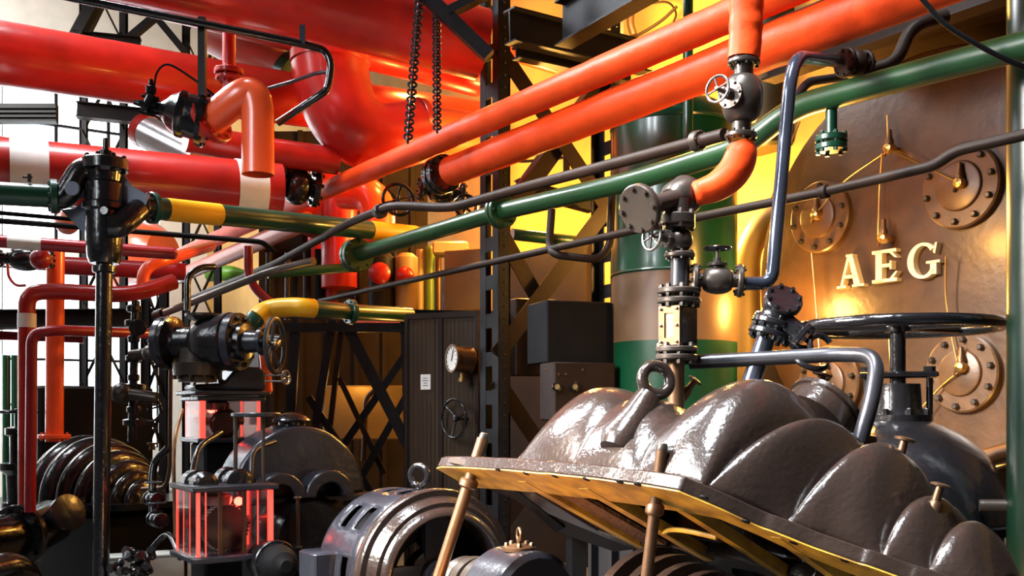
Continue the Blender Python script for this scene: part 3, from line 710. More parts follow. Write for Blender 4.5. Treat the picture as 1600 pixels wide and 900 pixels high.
# =================================================================== the near orange-red lagged pipes
pipe_thing('lagged_pipe', 'long slim orange-red lagged pipe, upper one crossing the whole hall', 'pipe',
           [P(182, 443, 17.9), P(445, 325, 11.2), P(800, 171, 7.5), P(1150, 20, 5.67), P(1330, -60, 5.03) + A1 * 2.2], .095, 'orange_red_lagging', wob=.05, bend=.3)
def op2(x):
    y = 230 - (x - 800) * .391; return P(x, y, 1600 * 2.0 / (640 - y))
pipe_thing('lagged_pipe', 'thick orange-red lagged pipe below the slim one, capped by a black bolted flange', 'pipe', [op2(706), op2(1000), op2(1250), op2(1520) + A1 * 2.0], .122, 'orange_red_lagging', wob=.05)
c = op2(690); a2 = (op2(900) - op2(706)).normalized()
t = thing('bolted_flange', 'black bolted flange pair at the low end of the thick lagged pipe', 'flange', c, None)
for k in (-.045, .045): part(MB().flange(c + a2 * k, a2, S(29, 9.0), .06, 10, .018), 'flange_disc', M['black_gloss'], t)
pipe_thing('lagged_pipe', 'pinkish lagged pipe running below the slim one, far left of the lattice column', 'pipe', [P(226, 455, 16.5), P(385, 387, 12.6), P(480, 345, 11.0)], .10, 'pink_paint', wob=.04)
# upright stub with valve, curved red piece, tee and gauge pipe: one riser in front of the tank
YS = 4.75
pipe_thing('lagged_stub', 'vertical orange-red lagged pipe coming down in front of the thick pipe', 'pipe', [P(1168, -60, YS) + UP * 1.2, P(1166, 40, YS), P(1162, 92, YS)], S(26, YS), 'orange_red_lagging', wob=.07)
valve('globe_valve', 'dark round globe valve with small steel handwheel right under the lagged stub', P(1160, 155, YS), P(1157, 220, YS) - P(1162, 92, YS), S(124, YS), S(27, YS), S(25, YS), V((-.72, -.68, .03)), S(66, YS), S(20, YS), 'iron', 'steel', 4, plump=1.2)
sp = spline(PX([(1155, 222, YS), (1158, 240, YS), (1148, 266, YS), (1122, 290, YS), (1084, 304, YS)]), 8)
n = len(sp); rr = [S(19 + 7 * math.sin(PI * min(1, max(0, i / (n - 1))) ** .9), YS) * (1 if 0 < i < n - 1 else .8) for i in range(n)]
solo(MB().tube(sp, rr, 24), 'curved_lagging', M['orange_red_lagging'], 'fat curved red lagged bend between valve and tee piece', 'pipe bend')
tee = thing('tee_piece', 'brown-grey tee with big blank flange facing left below the red bend', 'pipe fitting', P(1060, 310, YS))
axt = (P(1086, 300, YS) - P(1000, 328, YS - .25)).normalized(); c0 = P(1000, 326, YS - .12)
m = MB(); m.flange(c0, axt, S(38, YS), .035, 8, .012); part(m, 'blank_flange', M['iron'], tee)
m = MB(); m.cyl(c0 + axt * .01, P(1062, 308, YS), S(14, YS), n=20); m.lathe(P(1046, 313, YS), axt, [(0, S(18, YS)), (.03, S(26, YS)), (.10, S(30, YS)), (.12, S(32, YS)), (.14, S(30, YS)), (.15, S(20, YS))], 24)
m.cyl(P(1060, 312, YS), P(1060, 342, YS), S(18, YS), n=20); part(m, 'body', M['iron'], tee)
part(MB().flange(P(1060, 343, YS), UP, S(26, YS), .05, 6, .014), 'flange', M['iron'], tee)
valve('globe_valve', 'small steel-brown globe valve with pierced handwheel under the tee piece', P(1062, 376, YS), UP, S(54, YS), S(18, YS), S(24, YS), V((-.85, -.52, .03)), S(56, YS), S(21, YS), 'iron', 'steel', 6, plump=1.15)
gp = thing('gauge_pipe', 'vertical iron pipe with flanges entering the brown lid', 'pipe', P(1058, 640, YS))
m = MB(); m.cyl(P(1063, 405, YS), P(1062, 447, YS), S(15, YS), n=20); part(m, 'upper_pipe', M['steel_dark'], gp)
for y in (455, 470): part(MB().flange(P(1061, y, YS), UP, S(34, YS), S(9, YS), 8, .014), 'flange', M['iron'], gp)
sg = thing('sight_glass', 'boxy sight glass with amber window between flanges above the lid', 'sight glass', P(1058, 540, YS))
fu = (V((.75, -.66, 0))).normalized(); fv = V((.66, .75, 0)).normalized()
part(MB().box(P(1060, 510, YS), S(42, YS), S(46, YS), S(60, YS), fu, fv, bev=.006), 'body', M['black_gloss'], sg)
m = MB(); q = P(1060, 510, YS)
for dx, dz, w, h in ((-.9, 0, .2, 1), (.9, 0, .2, 1), (0, .9, 1, .2), (0, -.9, 1, .2)): pass
fu, fv = fv, fu                      # the window looks towards the hall
fc = q - fu * (S(23, YS) + .006)
frame_px = S(19, YS), S(30, YS)
for dx, dz, w, h in ((-.72, 0, .56, 2), (.72, 0, .56, 2), (0, .82, .9, .36), (0, -.82, .9, .36)):
    m.box(fc + fv * dx * frame_px[0] + UP * dz * frame_px[1], .014, w * frame_px[0], h * frame_px[1], fu, fv)
part(m, 'window_frame', M['bronze'], sg)
part(MB().box(fc + fu * .004, .006, frame_px[0] * .95, frame_px[1] * 1.3, fu, fv), 'amber_glass', M['brass'], sg, 'amber glass window')
m = MB()
for sx in (-.75, .75):
    for sz in (-.85, 0, .85): m.lathe(fc - fu * .008 + fv * sx * frame_px[0] + UP * sz * frame_px[1], -fu, [(0, .007), (.008, .006), (.01, 0)], 10)
part(m, 'rivet', M['steel'], sg)
for y in (546, 558): part(MB().flange(P(1057, y, YS), UP, S(33, YS), S(9, YS), 8, .014), 'flange', M['iron'], gp)
part(MB().cyl(P(1057, 563, YS), P(1056, 645, YS), S(13, YS), n=20), 'pipe', M['bronze'], gp)
# side valve and blued pipe
valve('angle_valve', 'brown flanged valve with small black handwheel beside the gauge pipe', P(1121, 438, YS), V((1, -.1, -.03)), S(78, YS), S(20, YS), S(26, YS), UP, S(50, YS), S(20, YS), 'iron', 'black_gloss', 6, plump=1.1)
pipe_thing('blued_pipe', 'glossy blue-black bent pipe rising right of the globe valves', 'pipe', PX([(1162, 443, YS), (1206, 443, YS), (1238, 88, YS), (1312, 96, 5.4)]), S(10.5, YS), 'blued_steel', bend=.17)
valve('pipe_valve', 'dark bolted valve joint at the top of the blued pipe', P(1335, 100, 5.5), V((1, .5, .05)), S(46, 5.5), S(18, 5.5), S(23, 5.5), UP, 0, 0, 'structure_brown')
pipe_thing('feed_pipe', 'dark pipe above the green pipe leading right from the bolted valve', 'pipe', PX([(1360, 108, 5.6), (1400, 98, 5.5), (1425, 40, 5.5), (1480, 25, 5.5)]), S(10, 5.5), 'structure_brown', bend=.08)
pipe_thing('feed_pipe', 'thin dark bent pipe behind the blued pipe', 'pipe', PX([(1245, 150, 5.7), (1262, 128, 5.7), (1330, 118, 5.9)]), S(7, 5.7), 'steel_dark', bend=.1)
# green pipe
gpts = PX([(552, 400, 9.3), (780, 331, 7.93), (1000, 280, 6.67), (1165, 228, 5.95), (1238, 168, 5.75), (1500, 97, 4.88), (1640, 62, 4.5)])
ga = (gpts[2] - gpts[1]).normalized()
pipe_thing('green_pipe', 'long dark green pipe climbing to the right across the hall', 'pipe', far(gpts, 0, 1.6), .067, 'leaf_green_paint', bend=.28, flanges=[(gpts[1], ga, .13, .035, 8), (gpts[1] + ga * .05, ga, .13, .035, 8), (gpts[0] + ga * .03, ga, .15, .05, 8), (gpts[5], (gpts[5] - gpts[4]).normalized(), .074, .012, 0) if False else (gpts[0] + ga * .09, ga, .15, .05, 8)])
for x, y, Y in ((860, 310, 7.5),):
    c = P(x, y, Y); solo(MB().torus(c, ga, .070, .006, 24, 6), 'pipe_clamp', M['structure_brown'], 'thin clamp around the green pipe', 'clamp')
t = thing('pipe_branch', 'short green flanged branch hanging from the green pipe before the round plate', 'pipe branch', P(1298, 235, 5.55))
part(MB().cyl(P(1299, 168, 5.55), P(1299, 210, 5.55), S(9, 5.55), n=18), 'stub', M['green_paint'], t)
for y in (217, 230): part(MB().flange(P(1299, y, 5.55), UP, S(25, 5.55), S(10, 5.55), 6, .013), 'flange', M['green_paint'], t)
# thin dark pipes
pipe_thing('conduit', 'dark thin pipe kinked over the yellow band, running above the green pipe', 'pipe', PX([(290, 470, 12.6), (430, 412, 9.6), (548, 347, 8.2), (612, 321, 7.4), (705, 325, 7.0), (800, 298, 6.5), (1086, 222, 5.3), (1132, 210, 5.1)]), .032, 'structure_brown', bend=.15,
           flanges=[(P(1090, 220, 5.28), P(1132, 210, 5.1) - P(800, 298, 6.5), S(16, 5.28), .05, 6), (P(594, 330, 7.6), P(612, 321, 7.4) - P(548, 347, 8.2), .055, .06, 6)], fmat='iron')
pipe_thing('conduit', 'long thin dark pipe slanting below the green pipe to the right edge', 'pipe', far(PX([(500, 470, 10.9), (1000, 358, 6.55), (1300, 297, 5.4), (1462, 258, 4.75), (1492, 236, 4.68), (1620, 206, 4.4)]), 0, 1.4), .026, 'structure_brown', bend=.12,
           flanges=[(P(1288, 300, 5.43), P(1300, 297, 5.4) - P(1000, 358, 6.55), .036, .05, 0)])
pipe_thing('bracket_loop', 'dark bent rod hanging below the thin pipe by the lattice column', 'bracket', PX([(862, 327, 7.4), (858, 385, 7.4), (865, 398, 7.3), (935, 406, 7.3), (953, 385, 7.3), (956, 300, 7.3)]), .028, 'structure_brown', bend=.1)
pipe_thing('cable', 'black cable sagging in front of the green pipe at top right', 'cable', spline(PX([(1438, -5, 4.6), (1480, 40, 4.6), (1555, 85, 4.6), (1610, 110, 4.6)])), .012, 'black_matt')
# pipe loop on the lid
pipe_thing('loop_pipe', 'grey-brown bent pipe arching over the lid down to its boss', 'pipe', PX([(1078, 566, 4.80), (1195, 560, 4.68), (1318, 553, 4.5), (1372, 556, 4.35), (1364, 620, 4.30), (1343, 690, 4.30)]), S(12, 4.5), 'steel_dark', bend=.26)
lv = thing('elbow_valve', 'blue-black flanged elbow valve on a slanting pipe above the lid', 'valve', P(1172, 605, 4.72))
a, c = P(1172, 602, 4.72), P(1196, 530, 4.72)
m = MB(); m.cyl(a, c, S(15, 4.72), n=20); part(m, 'slanting_pipe', M['blued_steel'], lv)
d = (c - a).normalized()
for k in (.0, .05): part(MB().flange(P(1203, 522, 4.72) + d * k, d, S(34, 4.72), S(10, 4.72), 8, .014), 'flange', M['black_gloss'], lv)
m = MB(); m.tube(spline([P(1203, 515, 4.72), P(1212, 495, 4.70), P(1222, 478, 4.68)]), [S(q, 4.7) for q in [22, 23, 24, 25, 25, 25, 25, 25, 25, 25, 25, 24, 23, 22, 21, 20, 20]], 20)
m.tube([P(1212, 495, 4.7), P(1250, 525, 4.66)], S(18, 4.7), 18); part(m, 'body', M['black_gloss'], lv)
part(MB().flange(P(1224, 470, 4.68), (P(1226, 466, 4.6) - P(1212, 495, 4.70)), S(30, 4.7), S(11, 4.7), 8, .012), 'flange', M['black_gloss'], lv)
part(MB().flange(P(1252, 526, 4.66), P(1250, 525, 4.66) - P(1212, 495, 4.7), S(24, 4.7), S(11, 4.7), 8, .012), 'flange', M['black_gloss'], lv)
m = MB(); m.torus(P(1266, 560, 4.62), V((.2, -.6, .75)), S(27, 4.6), S(5, 4.6), 28, 8, .5, 5.6); m.torus(P(1282, 540, 4.62), V((.2, -.9, .4)), S(18, 4.6), S(5, 4.6), 24, 8, .3, 5.2)
solo(m, 'shackle_chain', M['black_gloss'], 'black shackle rings lying behind the loop pipe', 'shackle')

# big gate valve with horizontal wheel behind the lid
YB = 5.55; bc = P(1403, 800, YB)
gv = thing('gate_valve', 'big black bell-shaped gate valve with wide horizontal handwheel behind the lid', 'valve', V((bc.x, bc.y, 0)))
k = S(1, YB); prof = [(0, 160 * k), (30 * k, 160 * k), (70 * k, 148 * k), (105 * k, 124 * k), (130 * k, 95 * k), (145 * k, 66 * k), (152 * k, 54 * k)]
m = MB(); m.lathe(bc + V((0, 0, -10 * k)), UP, prof, 48); part(m, 'bell', M['black_gloss'], gv)
m = MB(); m.lathe(V((bc.x, bc.y, 0)), UP, [(0, 150 * k), (.1, 150 * k), (bc.z - 22 * k, 150 * k), (bc.z - 22 * k, 176 * k), (bc.z - 10 * k, 176 * k), (bc.z - 10 * k, 120 * k)], 48); part(m, 'lower_body', M['black_matt'], gv)
z = lambda y: P(1403, y, YB)
m = MB(); m.lathe(z(662), UP, [(0, 52 * k), (14 * k, 52 * k), (14 * k, 40 * k), (26 * k, 36 * k), (62 * k, 34 * k), (62 * k, 20 * k)], 28); m.bolts(z(650), UP, 45 * k, 8, 5 * k, 12 * k); part(m, 'stuffing_box', M['black_gloss'], gv)
m = MB(); m.box(z(586), 116 * k, 40 * k, 10 * k, V((.95, -.3, 0)).normalized(), V((.3, .95, 0)).normalized(), bev=.008)
for s in (-1, 1): q = z(586) + V((.95, -.3, 0)).normalized() * s * 46 * k; m.cyl(q - UP * 62 * k, q + UP * 10 * k, 5 * k, n=10); m.lathe(q + UP * 5 * k, UP, [(0, 9 * k), (8 * k, 9 * k)], 6)
part(m, 'gland_yoke', M['black_gloss'], gv)
part(MB().cyl(z(640), z(512), 12 * k, n=16), 'stem', M['black_gloss'], gv)
m = MB(); wc = z(511); m.torus(wc, UP, 150 * k, 9 * k, 56, 12); m.lathe(wc - UP * 8 * k, UP, [(0, 20 * k), (16 * k, 20 * k), (20 * k, 12 * k)], 16)
for j in range(5):
    a = 2 * PI * j / 5 + .5; m.tube([wc + V((math.cos(a), math.sin(a), 0)) * 14 * k, wc + V((math.cos(a), math.sin(a), 0)) * 148 * k], 6 * k, 8)
part(m, 'handwheel', M['black_gloss'], gv)
pipe_thing('floor_pipe', 'brown pipe low behind the bell valve at right', 'pipe', PX([(1530, 720, 5.95), (1640, 690, 5.6)]), S(16, 5.9), 'bronze')
pipe_thing('floor_pipe', 'dark pipe low beside the green column', 'pipe', PX([(1530, 790, 5.0), (1640, 792, 4.9)]), S(10, 5.0), 'iron')
# yellow arched duct on the right wall between tank and plate
c = P(1190, 420, 8.2)
pipe_thing('arched_pipe', 'pale arched pipe on the lit wall between tank and round plate', 'pipe', PX([(1168, 620, 8.7), (1168, 390, 8.7), (1195, 345, 8.65), (1225, 335, 8.6)]), S(20, 8.7), 'beige_metal', bend=.3)
# =================================================================== the big lattice column
def lattice(name, label, p0, p1, z0, z1, w, mat, nb, leg=.09, t=.012, group=None, depth=None, br=.07, xb=True):
    """two pairs of angle posts with crossing flat braces in the plane p0-p1"""
    th = thing(name, label, 'lattice column', V((p0.x, p0.y, z0)), group)
    d = (V((p1.x, p1.y, 0)) - V((p0.x, p0.y, 0))); L = d.length; d.normalize(); q = d.cross(UP)
    dp = depth or .25
    for e, sx in ((p0, 1), (p1, -1)):
        for s in (-1, 1):
            b = V((e.x, e.y, z0)) + q * s * dp / 2
            part(MB().angle(b, b + UP * (z1 - z0), leg, t, d * sx, -q * s), 'post', M[mat], th, sharp=30)
        m = MB(); nn = max(2, int((z1 - z0) / .45))
        for i in range(nn): b = V((e.x, e.y, z0 + (i + .5) * (z1 - z0) / nn)) + d * sx * .006; m.box(b, .010, dp, .10, d, q)
        part(m, 'batten', M[mat], th, sharp=30)
    for i in range(nb):
        a, b = z0 + (z1 - z0) * i / nb, z0 + (z1 - z0) * (i + 1) / nb
        for s in (-1, 1):
            o = q * s * (dp / 2 - .01)
            part(MB().bar(V((p0.x, p0.y, a)) + o + d * leg * .3, V((p1.x, p1.y, b)) + o - d * leg * .3, .012, br, d.cross(UP)), 'brace', M[mat], th, sharp=30) if s < 0 else None
            part(MB().bar(V((p1.x, p1.y, a)) + o - d * leg * .3, V((p0.x, p0.y, b)) + o + d * leg * .3, .012, br, d.cross(UP)), 'brace', M[mat], th, sharp=30) if s > 0 and xb else None
    return th
pa, pb = P(764, 640, 8.55), P(952, 640, 9.15)
d = V((pb.x - pa.x, pb.y - pa.y, 0)).normalized(); qd = d.cross(UP)
lc_ = thing('lattice_tower', 'tall dark riveted steel lattice column in the middle of the hall', 'lattice column', V((pa.x, pa.y, 0)))
ZT = 5.2
for e, sx, w in ((pa, 1, .10), (pb, -1, .09)):
    for s in (-1, 1):
        b = V((e.x, e.y, 0)) + qd * s * .16
        part(MB().angle(b, b + UP * ZT, w, .014, d * sx, -qd * s), 'post', M['structure_steel'], lc_, sharp=30)
    for i in range(16): part(MB().box(V((e.x, e.y, .2 + i * .32)) + d * sx * .008, .012, .32, .12, d, qd), 'batten', M['structure_steel'], lc_, sharp=30)
    m = MB()
    for i in range(52):
        for s in (-1, 1): m.lathe(V((e.x, e.y, .05 + i * .1)) + qd * s * .175 + d * sx * .05, qd * s, [(0, .012), (.006, .010), (.010, 0)], 8)
    part(m, 'rivet', M['structure_steel'], lc_)
    part(MB().box(V((e.x, e.y, ZT / 2)) + d * sx * .15, .10, .02, ZT, d, qd), 'web_plate', M['structure_brown'], lc_) if sx > 0 else None
def inpl(x, y, off=0): return ray_plane(x, y, pa + qd * off, qd)
br = [((790, 68), (965, 330)), ((792, 355), (905, 560)), ((952, 340), (785, 565)), ((785, 585), (955, 840)), ((955, 590), (790, 835)), ((792, 320), (965, 80))]
so = -1 if qd.y > 0 else 1
for k, (a, b) in enumerate(br):
    o = .15 * so * (1 if k % 2 == 0 else .6)
    A_, B_ = inpl(*a, o), inpl(*b, o); dd = (B_ - A_).normalized(); side = dd.cross(qd)
    part(MB().angle(A_, B_, .14, .012, side, -qd * so), 'brace', M['structure_brown'], lc_, sharp=30)
# overhead beams and brackets beside it
def beam(label, a, b, w, h, mat='structure_steel'):
    return solo(MB().ibeam(a, b, w, h), 'steel_girder', M[mat], label, 'beam', 'overhead steel beams', 30)
beam('dark deep beam running right from the top of the lattice column', P(796, 40, 7.9), P(1010, 92, 8.8), .14, .26)
beam('dark deep beam crossing over from upper right towards the column', P(880, 40, 7.9), P(1060, -70, 6.6), .16, .34)
beam('lower dark flange beam under the deep beam at the column', P(806, 82, 8.1), P(985, 122, 8.9), .10, .10)
solo(MB().bar(P(664, -8, 7.75), P(764, 88, 7.75), .10, .10), 'diagonal_strut', M['structure_steel'], 'dark diagonal strut meeting the lattice column at its upper left', 'strut', None, 30)
solo(MB().bar(P(700, 20, 7.75), P(800, -30, 7.75), .12, .06), 'diagonal_strut', M['structure_steel'], 'short dark strut at the top edge left of the column', 'strut', None, 30)
solo(MB().bar(P(720, 45, 8.6), P(722, -30, 8.6), .10, .10), 'hanger_bar', M['structure_steel'], 'short dark vertical hanger at the top left of the column', 'hanger')
m = MB()
for k in range(9):
    c = P(915 + k * 7, 60, 9.6); m.box(c, .03, .10, .9)
m.box(P(943, 15, 9.6), .36, .14, .06); m.box(P(943, 112, 9.6), .36, .14, .06)
solo(m, 'ribbed_radiator', M['structure_steel'], 'dark ribbed radiator panel under the deep beam', 'radiator', None, 30)
# control boxes at the column foot
cb = thing('control_box', 'brown control box with two small round dials at the column', 'control box', P(900, 655, 7.7))
bu, bw = V((.93, .36, 0)).normalized(), V((-.36, .93, 0)).normalized()
bcn = P(902, 612, 7.75)
part(MB().box(bcn, S(104, 7.7), .28, S(90, 7.7), bu, bw, bev=.01), 'case', M['structure_brown'], cb)
for x in (869, 897):
    q = ray_plane(x, 604, bcn - bw * .14, bw); t = part(MB().lathe(q, -bw, [(0, .036), (.02, .036), (.022, .026), (.014, .024)], 20), 'dial', M['black_gloss'], cb)
    part(MB().lathe(q - bw * .013, -bw, [(0, .022), (.004, .022)], 16), 'dial_face', M['beige_metal'], t)
for x, y in ((853, 578), (910, 578), (873, 585), (884, 585)):
    q = ray_plane(x, y, bcn - bw * .14, bw); part(MB().lathe(q, -bw, [(0, .010), (.008, .008), (.01, 0)], 10), 'screw', M['bronze'], cb)
solo(MB().box(P(890, 522, 7.95), S(112, 7.9), .4, S(96, 7.9), bu, bw, bev=.01), 'switch_cabinet', M['black_matt'], 'plain black cabinet above the box with two dials', 'cabinet')
solo(MB().box(P(832, 528, 9.35), S(70, 9.3), .2, S(120, 9.3), bu, bw, bev=.01), 'switch_cabinet', M['structure_brown'], 'brown sheet cabinet behind the column braces', 'cabinet')
m = MB()
m.box(V((bcn.x, bcn.y + .15, .40)), .12, .12, .80, bu, bw); m.box(V((bcn.x, bcn.y + .1, 1.30)), .10, .10, .55, bu, bw); m.box(V((bcn.x, bcn.y + .1, .03)), .5, .4, .06, bu, bw); m.box(V((bcn.x, bcn.y + .1, .9)), .3, .2, .25, bu, bw)
solo(m, 'box_stand', M['structure_steel'], 'dark steel stand under the box with two dials', 'stand', None, 30)

# =================================================================== perforated cabinet with gauge
cu = V((.90, -.43, 0)).normalized(); cw = V((.43, .90, 0)).normalized()
ca = P(636, 640, 9.3); cbp = V((ca.x, ca.y, 0)) + cu * 0
mc = thing('mesh_cabinet', 'tall brown perforated sheet cabinet left of the lattice column', 'cabinet', V((ca.x + .3, ca.y, 0)))
wl = .62; htc = ZC + (640 - 490) * 9.2 / F
cd = V((.62, .78, 0)).normalized()  # the deep side goes back to the right
m = MB()
corners = [V((ca.x, ca.y, 0)), V((ca.x, ca.y, 0)) + cu * .36, V((ca.x, ca.y, 0)) + cu * .72, V((ca.x, ca.y, 0)) + cw * .5, V((ca.x, ca.y, 0)) + cu * .72 + cw * .5]
for q in corners: part(MB().box(q + UP * htc / 2, .035, .035, htc, cu, cw), 'frame_post', M['structure_brown'], mc)
for zz in (.06, htc - .02):
    m = MB()
    for a, b in ((0, 2), (0, 3), (2, 4), (3, 4)): m.bar(corners[a] + UP * zz, corners[b] + UP * zz, .04, .05)
    part(m, 'frame_rail', M['structure_brown'], mc)
for a, b in ((0, 1), (1, 2), (2, 4), (3, 4)):
    A_, B_ = corners[a], corners[b]; dd = (B_ - A_).normalized()
    part(MB().box((A_ + B_) / 2 + UP * htc / 2, (B_ - A_).length - .03, .006, htc - .08, dd, dd.cross(UP)), 'perforated_panel', M['perforated_sheet'] if (a, b) != (3, 4) else M['structure_brown'], mc)
part(MB().box(corners[0] + cu * .18 + cw * .15 + UP * .9, .26, .2, 1.7, cu, cw, bev=.02), 'inner_unit', M['structure_brown'], mc)
def cf(x, y, off=.0): return ray_plane(x, y, corners[0] - cw * off, cw)
q = cf(665, 597, .01); t = MB().box(q, S(18, 9.2), .006, S(24, 9.2), cu, cw, bev=.002)
part(t, 'notice', M['label_white'], mc, 'white notice')
m = MB()
for k, l in enumerate((.5, .6, .35, .5)): m.box(q - cw * .004 + UP * (.035 - k * .022), S(18, 9.2) * l, .003, .005, cu, cw)
part(m, 'notice_print', M['iron'], mc)
# pressure gauge on the cabinet
q = cf(706, 560, .22); gd = V((-.86, -.50, .02)).normalized()
g = thing('pressure_gauge', 'round pressure gauge with cream dial on the perforated cabinet', 'gauge', q)
R = S(21, 8.9)
part(MB().lathe(q - gd * .20, gd, [(0, R * .8), (.02, R * .95), (.17, R * .95), (.18, R * 1.05), (.205, R * 1.05), (.205, R * .90), (.19, R * .90)], 32, cap=False), 'case', M['bronze'], g)
part(MB().lathe(q - gd * .010, gd, [(0, R * .92), (.008, R * .92)], 32), 'dial', M['label_white'], g, 'cream dial')
m = MB(); u, v, w = frame(gd); m.bar(q + gd * .006 - v * R * .2, q + gd * .006 + v * R * .6 + u * R * .3, .008, .004, gd)
for k in range(11):
    a = 2 * PI * k / 14 - .6; e = u * math.cos(a) + v * math.sin(a); m.bar(q + gd * .004 + e * R * .68, q + gd * .004 + e * R * .82, .005, .003, gd)
part(m, 'pointer', M['black_matt'], g)
part(MB().lathe(q - gd * .1 - UP * R * 1.0, -UP, [(0, .02), (.05, .02), (.05, .03), (.08, .03)], 8), 'union', M['brass'], g)
q = cf(709, 654, .14)
hwh = thing('handwheel', 'small dark handwheel on the front of the perforated cabinet', 'handwheel', q)
wax = V((-.75, -.66, 0)).normalized()
part(MB().wheel(q, wax, S(30, 9), .012, 3, .03), 'rim', M['black_gloss'], hwh); part(MB().cyl(q, q - wax * .2, .016, n=10), 'stem', M['iron'], hwh)
# platform edge beam and its pipe behind
beam('dark platform edge beam above the crossed braces', P(440, 488, 10.8), P(770, 497, 9.75), .12, .12, 'structure_steel')
# yellow and green bent pipe
YP = 8.75
yp = PX([(378, 536, YP - .1), (398, 500, YP - .1), (420, 484, YP), (455, 480, YP), (490, 482, YP + .05), (560, 488, YP + .5), (640, 492, YP + 1.1)])
pth = spline(yp, 8)
t = thing('bent_pipe', 'bent pipe, yellow at its crook and dark green beyond, above the handwheel', 'pipe', yp[0])
part(MB().tube(pth[:10], S(16, YP), 18), 'green_end', M['green_paint'], t, 'dark green lower end')
part(MB().tube(pth[9:33], S(15, YP), 18), 'yellow_crook', M['yellow_band'], t, 'yellow crook')
part(MB().tube(pth[32:], S(13, YP), 18), 'green_run', M['green_paint'], t, 'dark green far run')
part(MB().flange(P(548, 487, YP + .42), V((1, .8, 0)), S(20, 9), .05, 6), 'flange', M['green_paint'], t)
# X-braced trestle in the middle
tr = thing('trestle', 'dark crossed steel trestle behind the gear housing', 'trestle', P(540, 640, 9.9) * V((1, 1, 0)))
YT = 10.2
for a, b, w in (((462, 505), (446, 790), .10), ((520, 500), (478, 760), .08), ((535, 500), (505, 760), .05), ((545, 515), (650, 720), .11), ((632, 500), (640, 760), .08), ((482, 620), (600, 800), .07), ((530, 590), (600, 740), .05), ((640, 545), (520, 720), .07), ((640, 610), (540, 790), .07)):
    A_, B_ = P(*a, YT), P(*b, YT + (.1 if w < .08 else 0)); part(MB().bar(A_, B_, w, .05, V((0, 1, 0))), 'strut', M['structure_steel'] if w > .06 else M['structure_brown'], tr, sharp=30)
for x in (456, 640):
    e = P(x, 700, YT); part(MB().box(V((e.x, e.y, .7)), .1, .12, 1.4), 'strut', M['structure_steel'], tr)
part(MB().bar(P(444, 512, YT), P(645, 512, YT), .08, .09), 'cross_rail', M['structure_steel'], tr)
pipe_thing('brown_pipe', 'thin brown pipe bent down inside the crossed trestle', 'pipe', PX([(585, 610, 10.3), (572, 622, 10.3), (568, 720, 10.3)]), .025, 'bronze', bend=.1)
solo(MB().box(P(572, 645, 11.7), .95, .25, .62, bev=.02), 'yellow_cabinet', M['ochre_dark'], 'ochre cabinet seen through the crossed trestle', 'cabinet')
pipe_thing('hanging_ring', 'orange pipe end lying on the platform behind the beam', 'pipe', PX([(560, 505, 11.3), (632, 508, 11.0)]), .07, 'orange_paint')
m = MB(); q0, q1 = P(405, 640, 12.9), P(668, 640, 12.9); m.box(V(((q0.x + q1.x) / 2, 12.9, 2.6)), q1.x - q0.x, .05, 5.2)
for k in range(6): m.box(V((q0.x + (q1.x - q0.x) * (k + .5) / 6, 12.85, 2.6)), .06, .06, 5.2)
solo(m, 'dark_backdrop', M['shade_brown'], 'added dark brown sheet partition behind the platform and crossed trestle', 'backdrop', None, 30)  # added dark sheet, stands in for the gloom behind the trestle
# upright cylinders behind the platform
labs = ['dark upright cylinder with a red round cap, left of the pair', 'ochre upright cylinder with a red cap, right of the pair']
for k, (x, y, r, mt) in enumerate(((596, 425, 17, 'structure_steel'), (635, 428, 14, 'beige_metal'))):
    c = P(x, y, 11.2); t = thing('upright_cylinder', labs[k], 'cylinder', P(x, 490, 11.2), 'cylinders on the platform')
    part(MB().lathe(P(x, 488, 11.2), UP, [(0, S(r + 4, 11.2)), (S(85, 11.2), S(r + 4, 11.2)), (S(92, 11.2), S(r - 4, 11.2))], 24), 'barrel', M[mt], t)
    part(MB().lathe(P(x, y + 5, 11.2) - V((0, S(r + 3, 11.2), 0)), V((0, -1, 0)), [(0, S(r, 11.2)), (.03, S(r, 11.2)), (.06, S(r * .7, 11.2)), (.07, 0)], 24), 'red_cap', M['red_paint'], t, 'red round cap')
for k, (x, y0, y1, r, mt) in enumerate(((420, 395, 500, 5, 'structure_steel'), (450, 395, 500, 5, 'iron'), (480, 380, 500, 6, 'structure_steel'), (500, 390, 500, 8, 'black_matt'), (518, 400, 480, 10, 'dark_red_paint'), (560, 400, 490, 6, 'structure_steel'), (616, 395, 490, 4, 'structure_steel'), (656, 390, 490, 6, 'beige_metal'), (672, 385, 495, 7, 'tank_olive'), (685, 400, 495, 5, 'bronze'))):
    c = P(x, y0, 11.6); solo(MB().cyl(P(x, y1, 11.6), c, S(r, 11.6), n=12), 'standpipe', M[mt], ['thin dark standpipe behind the yellow crook, first from the left', 'thin iron standpipe behind the yellow crook', 'dark standpipe left of the black one on the platform', 'stout black standpipe on the platform', 'short dark red standpipe on the platform', 'dark standpipe just left of the red-capped pair', 'very thin dark standpipe between the red-capped cylinders', 'beige standpipe right of the red-capped pair', 'olive standpipe on the platform', 'brown standpipe nearest the perforated cabinet'][k], 'pipe', 'standpipes on the platform')
solo(MB().box(P(705, 390, 11.3), S(56, 11.3), .3, S(20, 11.3), bev=.02), 'lamp_trough', M['beige_metal'], 'pale trough in the warm light left of the column', 'trough')
solo(MB().box(P(735, 440, 10.6), S(70, 10.6), .3, S(95, 10.6), V((.9, -.43, 0)).normalized(), V((.43, .9, 0)).normalized(), bev=.01), 'sheet_casing', M['ochre_dark'], 'beige sheet casing lit warmly above the perforated cabinet', 'casing')
